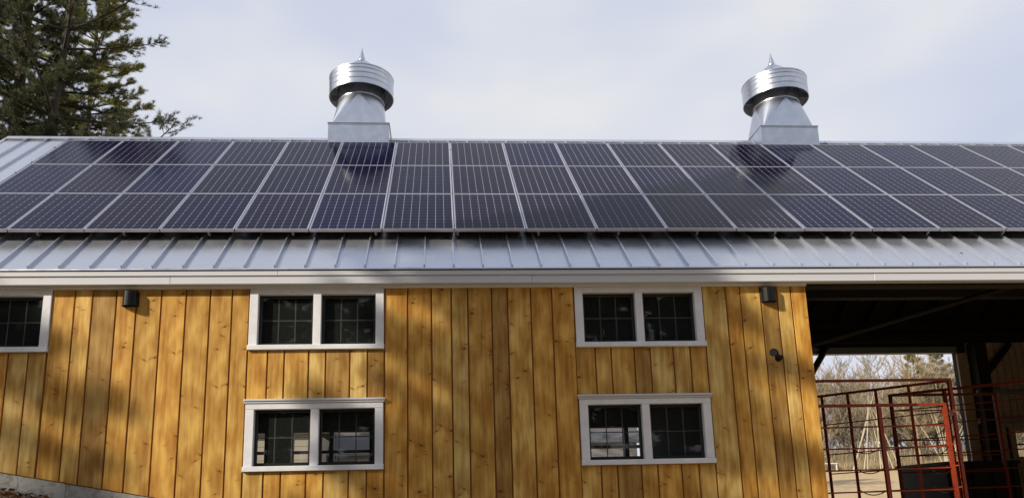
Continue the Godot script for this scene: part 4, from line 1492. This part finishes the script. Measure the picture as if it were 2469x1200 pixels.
func make_pines() -> void:
	tufts = tuft_mesh(5, 40, 0.14, 0.009, 1.25)
	var grp := "tall pines behind the left end of the barn"
	pine("pine_tree", "thick dark pine trunk with deep green boughs at the far left edge, behind the roof", grp, Vector3(-15.3, land(-15.3, -16.0) - 0.2, -16.0), {"seed": 3, "height": 27.0, "crown": 9.0, "reach": 3.9, "color": Color(0.062, 0.088, 0.030), "girth": 0.36, "gaps": 0.1, "step": 0.75, "whorl": 6, "bare": 0.12, "tuft": 1.2})
	pine("pine_tree", "dark pine whose long boughs reach right over the ridge, with a leaning trunk", grp, Vector3(-13.8, land(-13.8, -15.0) - 0.2, -15.0), {"seed": 12, "height": 25.0, "crown": 9.5, "reach": 5.6, "color": Color(0.068, 0.094, 0.034), "girth": 0.26, "lean": Vector3(0.05, 0, 0), "gaps": 0.4, "step": 1.0, "whorl": 5, "bare": 0.18, "droop": -0.02, "tuft": 1.0, "density": 0.85})
	pine("pine_tree", "yellow-green sunlit pine seen between the two dark pines", grp, Vector3(-15.2, land(-15.2, -21.0) - 0.2, -21.0), {"seed": 21, "height": 25.5, "crown": 8.0, "reach": 3.6, "color": Color(0.21, 0.25, 0.058), "girth": 0.2, "gaps": 0.05, "step": 0.7, "whorl": 5, "tuft": 1.2})
	# the wood behind the photographer, which shades the wall and stands mirrored in the panes
	var back_grp := "pines of the wood facing the barn front"
	var dark := Color(0.034, 0.048, 0.022)
	# two whose shade falls on the wall
	pine("pine_tree", "broad pine left of the barn front, shading the right half of its boards", back_grp, Vector3(-18.5, land(-18.5, 12.0), 12.0), {"seed": 31, "height": 21.0, "crown": 5.0, "reach": 2.9, "color": dark, "gaps": 0.05, "step": 0.62, "whorl": 6, "tuft": 1.8, "density": 0.7})
	pine("pine_tree", "thin pine left of the barn front, dappling the left half of its boards", back_grp, Vector3(-27.0, land(-27.0, 12.5), 12.5), {"seed": 37, "height": 15.6, "crown": 7.0, "reach": 2.9, "color": dark, "gaps": 0.2, "step": 0.9, "whorl": 5, "tuft": 1.8, "density": 0.5})
	pine("pine_tree", "dense pine left of the barn front, beside the one that shades most boards", back_grp, Vector3(-20.9, land(-20.9, 13.6), 13.6), {"seed": 35, "height": 19.0, "crown": 4.0, "reach": 2.5, "color": dark, "gaps": 0.15, "step": 0.8, "whorl": 5, "tuft": 1.8, "density": 0.6})
	# the wood across the yard, mirrored in the panes
	var p1 := pine("pine_tree", "dense pine across the yard from the barn front, nearest of the gap left of centre", back_grp, Vector3(-14.0, land(-14, 27), 27.0), {"seed": 41, "height": 22.0, "crown": 0.8, "reach": 3.6, "color": dark, "gaps": 0.05, "step": 0.8, "whorl": 6, "tuft": 2.4, "density": 0.55})
	var p2 := pine("pine_tree", "bare-stemmed pine across the yard from the barn front, standing forward left of centre", back_grp, Vector3(-11.0, land(-11, 24), 24.0), {"seed": 43, "height": 23.0, "crown": 6.0, "reach": 3.2, "color": dark, "gaps": 0.25, "step": 1.0, "whorl": 5, "tuft": 2.0, "density": 0.5})
	var ords := ["first", "second", "third", "fourth", "fifth", "sixth", "seventh", "eighth", "ninth", "tenth", "eleventh", "twelfth", "thirteenth", "fourteenth", "fifteenth", "sixteenth", "seventeenth", "eighteenth", "nineteenth", "twentieth"]
	for w in ["", "-first", "-second", "-third", "-fourth", "-fifth", "-sixth", "-seventh", "-eighth", "-ninth"]: if w: ords.append("twenty" + w)
	ords.append("thirtieth")
	for k in 30:
		var x := -33.0 + 2.2 * k
		var z := 27.0 + 4.5 * ((k * 7) % 5) / 4.0 + (0.0 if k % 3 else -2.5)
		if x < -6.0 and x > -17.0: z += 7.0
		var kind := 1 if k % 3 == 0 else 0
		var t := copy(p2 if kind == 1 else p1, "pine_tree", "%s pine across the yard, %s from the left in the far row" % ["bare-stemmed" if kind == 1 else "dense", ords[k]])
		t.transform = Transform3D(Basis(Vector3.UP, k * 1.7).scaled(Vector3.ONE * (0.85 + 0.3 * ((k * 5) % 7) / 7.0)), Vector3(x, land(x, z), z))


# ==================================================================== bare trees and brush beyond the far doorway
func bare_tree_meshes(seed_: int, height: float) -> Array:
	var r := RandomNumberGenerator.new()
	r.seed = seed_
	var tr := begin()
	var cr := begin()
	var trunk_top := height * 0.8
	var prev := Vector3.ZERO
	var pts: Array = [prev]
	for k in 8:
		var q := Vector3(r.randf_range(-0.12, 0.12) * (k + 1) * 0.35, trunk_top * (k + 1) / 8.0, r.randf_range(-0.12, 0.12) * (k + 1) * 0.35)
		tube(tr, prev, q, lerpf(0.11, 0.03, k / 8.0), lerpf(0.11, 0.03, (k + 1) / 8.0), 5)
		pts.append(q)
		prev = q
	var stack: Array = []
	for k in 30:
		var f := r.randf_range(0.15, 1.0)
		var i := mini(int(f * 8.0), 7)
		var p: Vector3 = (pts[i] as Vector3).lerp(pts[i + 1], f * 8.0 - i)
		var az := r.randf() * TAU
		var up := r.randf_range(0.5, 1.15)
		stack.append([p, Vector3(cos(az) * cos(up), sin(up), sin(az) * cos(up)), height * r.randf_range(0.16, 0.3) * (1.25 - 0.6 * f), 0.028, 0])
	while stack.size():
		var s: Array = stack.pop_back()
		var a: Vector3 = s[0]
		var d: Vector3 = s[1]
		var ln: float = s[2]
		var m := a + d * ln * 0.5
		var d2 := (d + Vector3(r.randf_range(-0.2, 0.2), 0.15, r.randf_range(-0.2, 0.2))).normalized()
		var b := m + d2 * ln * 0.5
		var rad: float = s[3]
		if s[4] < 2:
			tube(cr, a, m, rad, rad * 0.75, 3)
			tube(cr, m, b, rad * 0.75, rad * 0.35, 3)
			for k in (7 if s[4] == 0 else 7):
				var f := r.randf_range(0.25, 1.0)
				var p := a.lerp(m, f * 2.0) if f < 0.5 else m.lerp(b, f * 2.0 - 1.0)
				var nd := (d + Vector3(r.randf_range(-0.8, 0.8), r.randf_range(-0.1, 0.5), r.randf_range(-0.8, 0.8))).normalized()
				stack.append([p, nd, ln * r.randf_range(0.35, 0.6), rad * 0.5, s[4] + 1])
		else:
			var side := d.cross(Vector3(r.randf() - 0.5, r.randf() - 0.5, r.randf() - 0.5)).normalized() * 0.016
			tri(cr, a - side, a + side, b, side.cross(d).normalized())
	return [tr.commit(), cr.commit()]


func make_far_trees() -> void:
	var protos: Array = []
	for k in 5:
		protos.append(bare_tree_meshes(100 + k, 10.0))
	var r := RandomNumberGenerator.new()
	r.seed = 77
	var first: Node3D = null
	var grp := "bare trees at the edge of the far field"
	var n := 0
	for row in 4:
		for i in 22:
			var z := -60.0 - row * 5.5 + r.randf_range(-1.8, 1.8)
			var x := 29.0 + row * 1.5 + i * 1.65 + r.randf_range(-0.7, 0.7)
			var s := r.randf_range(0.98, 1.2) + row * 0.02
			var p: Array = protos[r.randi() % 5]
			var label := "bare tree of the %s row beyond the far doorway, %s from the left" % [["nearest", "second", "third", "farthest"][row], ["first", "second", "third", "fourth", "fifth", "sixth", "seventh", "eighth", "ninth", "tenth", "eleventh", "twelfth", "thirteenth", "fourteenth", "fifteenth", "sixteenth", "seventeenth", "eighteenth", "nineteenth", "twentieth", "twenty-first", "twenty-second"][i]]
			var t := thing("bare_tree", label, "tree", Vector3(x, land(x, z) - 0.1, z), grp)
			t.transform.basis = Basis(Vector3.UP, r.randf() * TAU).scaled(Vector3(s, s * r.randf_range(0.9, 1.1), s))
			var m: Material = mats.bare_wood if r.randf() < 0.6 else mats.bare_wood_grey
			part("trunk", p[0], m, t)
			part("crown", p[1], m, t)
			n += 1
	for i in 16:
		var z := -46.0 - 5.0 * (i % 3)
		var x := -16.0 + i * 2.3
		var p: Array = protos[i % 5]
		var t := thing("bare_tree", "bare tree behind the barn, %s from the left, its twigs seen through the lower windows" % ["first", "second", "third", "fourth", "fifth", "sixth", "seventh", "eighth", "ninth", "tenth", "eleventh", "twelfth", "thirteenth", "fourteenth", "fifteenth", "sixteenth"][i], "tree", Vector3(x, land(x, z) - 0.1, z), "bare trees behind the barn")
		t.transform.basis = Basis(Vector3.UP, i * 2.1).scaled(Vector3.ONE * (0.75 + 0.05 * (i % 4)))
		part("trunk", p[0], mats.bare_wood_grey, t)
		part("crown", p[1], mats.bare_wood_grey, t)
	# slender pale stems that lean together into a cone
	var c := thing("birch_clump", "clump of pale slender stems leaning together into a peak at the field edge", "tree clump", Vector3(37.3, land(37.3, -55.0) - 0.1, -55.0))
	var apex := Vector3(0.95, 6.7, 0.0)
	var feet := [[-1.9, 0.6], [-1.45, -0.4], [-0.9, 0.5], [0.75, 0.3], [1.35, -0.3], [1.9, 0.4], [2.9, -0.2], [0.2, -0.8]]
	for k in feet.size():
		var st := begin()
		var foot := Vector3(feet[k][0], 0, feet[k][1])
		var over := apex + Vector3(r.randf_range(-0.5, 0.3), r.randf_range(-1.6, 0.3), r.randf_range(-0.3, 0.3))
		var mid := foot.lerp(over, 0.5) + Vector3(r.randf_range(-0.12, 0.12), 0, r.randf_range(-0.1, 0.1))
		tube(st, foot, mid, 0.048, 0.040, 6)
		tube(st, mid, over + (over - mid) * 0.12, 0.040, 0.015, 6)
		piece("stem", k, st.commit(), mats.pale_bark, c)
	for q in [[43.6, -54.0, 1.0], [49.2, -56.0, 0.9]]:
		var c2 := thing("birch_clump", "clump of pale stems fanning upward %s" % ("behind the middle of the racks" if q[0] < 45 else "beside the right edge of the far doorway"), "tree clump", Vector3(q[0], land(q[0], q[1]) - 0.1, q[1]))
		for k in 9:
			var st := begin()
			var foot := Vector3(r.randf_range(-0.35, 0.35), 0, r.randf_range(-0.3, 0.3))
			var az := r.randf() * TAU
			var tip := foot + Vector3(cos(az) * 2.3, r.randf_range(4.0, 5.8), sin(az) * 1.2) * float(q[2])
			var mid := foot.lerp(tip, 0.5) + Vector3(0, 0.4, 0)
			tube(st, foot, mid, 0.045, 0.035, 5)
			tube(st, mid, tip, 0.035, 0.012, 5)
			piece("stem", k, st.commit(), mats.pale_bark, c2)
	# three evergreens over the bare crowns at the right
	var e1 := pine("far_pine", "sunlit green pine rising above the bare trees, leftmost of those in the doorway", "pines above the bare far trees", Vector3(49.6, land(49.6, -66.0), -66.0), {"seed": 51, "height": 11.6, "crown": 5.0, "reach": 2.3, "color": Color(0.15, 0.165, 0.05), "step": 0.8, "whorl": 5, "tuft": 2.2, "density": 0.5, "gaps": 0.1})
	for q in [[52.9, -67.0, 1.06, 1.3, "middle"], [56.0, -66.0, 0.97, 2.9, "rightmost"]]:
		var e := copy(e1, "far_pine", "sunlit green pine rising above the bare trees, %s of those in the doorway" % q[4])
		e.transform = Transform3D(Basis(Vector3.UP, q[3]).scaled(Vector3.ONE * q[2]), Vector3(q[0], land(q[0], q[1]), q[1]))
	# brush and tall dead grass below them
	var bl := begin()
	for k in 7:
		var a := Vector3(r.randf_range(-0.15, 0.15), 0, r.randf_range(-0.15, 0.15))
		var tip := a + Vector3(r.randf_range(-0.35, 0.35), r.randf_range(0.6, 1.0), r.randf_range(-0.35, 0.35))
		var side := Vector3(r.randf() - 0.5, 0, r.randf() - 0.5).normalized() * 0.014
		tri(bl, a - side, a + side, tip, side.cross(tip - a).normalized())
	var mm := MultiMesh.new()
	mm.transform_format = MultiMesh.TRANSFORM_3D
	mm.use_colors = true
	mm.mesh = bl.commit()
	mm.instance_count = 9000
	for k in mm.instance_count:
		var z := -57.0 - pow(r.randf(), 1.6) * 24.0
		var x := r.randf_range(26.0, 70.0)
		var s := r.randf_range(0.5, 1.0) * (2.3 if z < -59.0 else 1.1)
		mm.set_instance_transform(k, Transform3D(Basis(Vector3.UP, r.randf() * TAU).scaled(Vector3(s, s * r.randf_range(0.8, 1.5), s)), Vector3(x, land(x, z) - 0.05, z)))
		var v := r.randf_range(0.7, 1.25)
		mm.set_instance_color(k, Color(0.36 * v, 0.285 * v, 0.175 * v))
	var br := MultiMeshInstance3D.new()
	br.name = numbered("dead_brush")
	br.multimesh = mm
	br.material_override = mats.straw
	add_child(br)
	tag(br, "tan dead grass and brush along the foot of the far wood", "brush", "", "stuff")


# ==================================================================== fallen leaves on the bank by the wall
func make_litter() -> void:
	var r := RandomNumberGenerator.new()
	r.seed = 9
	var lf := begin()
	var pts := [Vector3(-0.05, 0, 0), Vector3(-0.015, 0.012, 0.03), Vector3(0.055, 0.02, 0.0), Vector3(-0.01, 0.008, -0.03)]
	tri(lf, pts[0], pts[1], pts[2], Vector3.UP)
	tri(lf, pts[0], pts[2], pts[3], Vector3.UP)
	var mm := MultiMesh.new()
	mm.transform_format = MultiMesh.TRANSFORM_3D
	mm.mesh = lf.commit()
	mm.instance_count = 1500
	for k in mm.instance_count:
		var x := r.randf_range(-8.0, -2.0)
		var z := 0.03 + pow(r.randf(), 1.8) * 1.6
		var b := Basis.from_euler(Vector3(r.randf_range(-0.7, 0.7), r.randf() * TAU, r.randf_range(-0.7, 0.7))).scaled(Vector3.ONE * r.randf_range(0.7, 1.3))
		mm.set_instance_transform(k, Transform3D(b, Vector3(x, land(x, z) + r.randf_range(0.0, 0.07) * exp(-z * 2.0) + 0.005, z)))
	var o := MultiMeshInstance3D.new()
	o.name = numbered("fallen_leaves")
	o.multimesh = mm
	o.material_override = mats.dry_leaf
	add_child(o)
	tag(o, "brown fallen leaves on the bank at the foot of the concrete foundation", "leaves", "", "stuff")
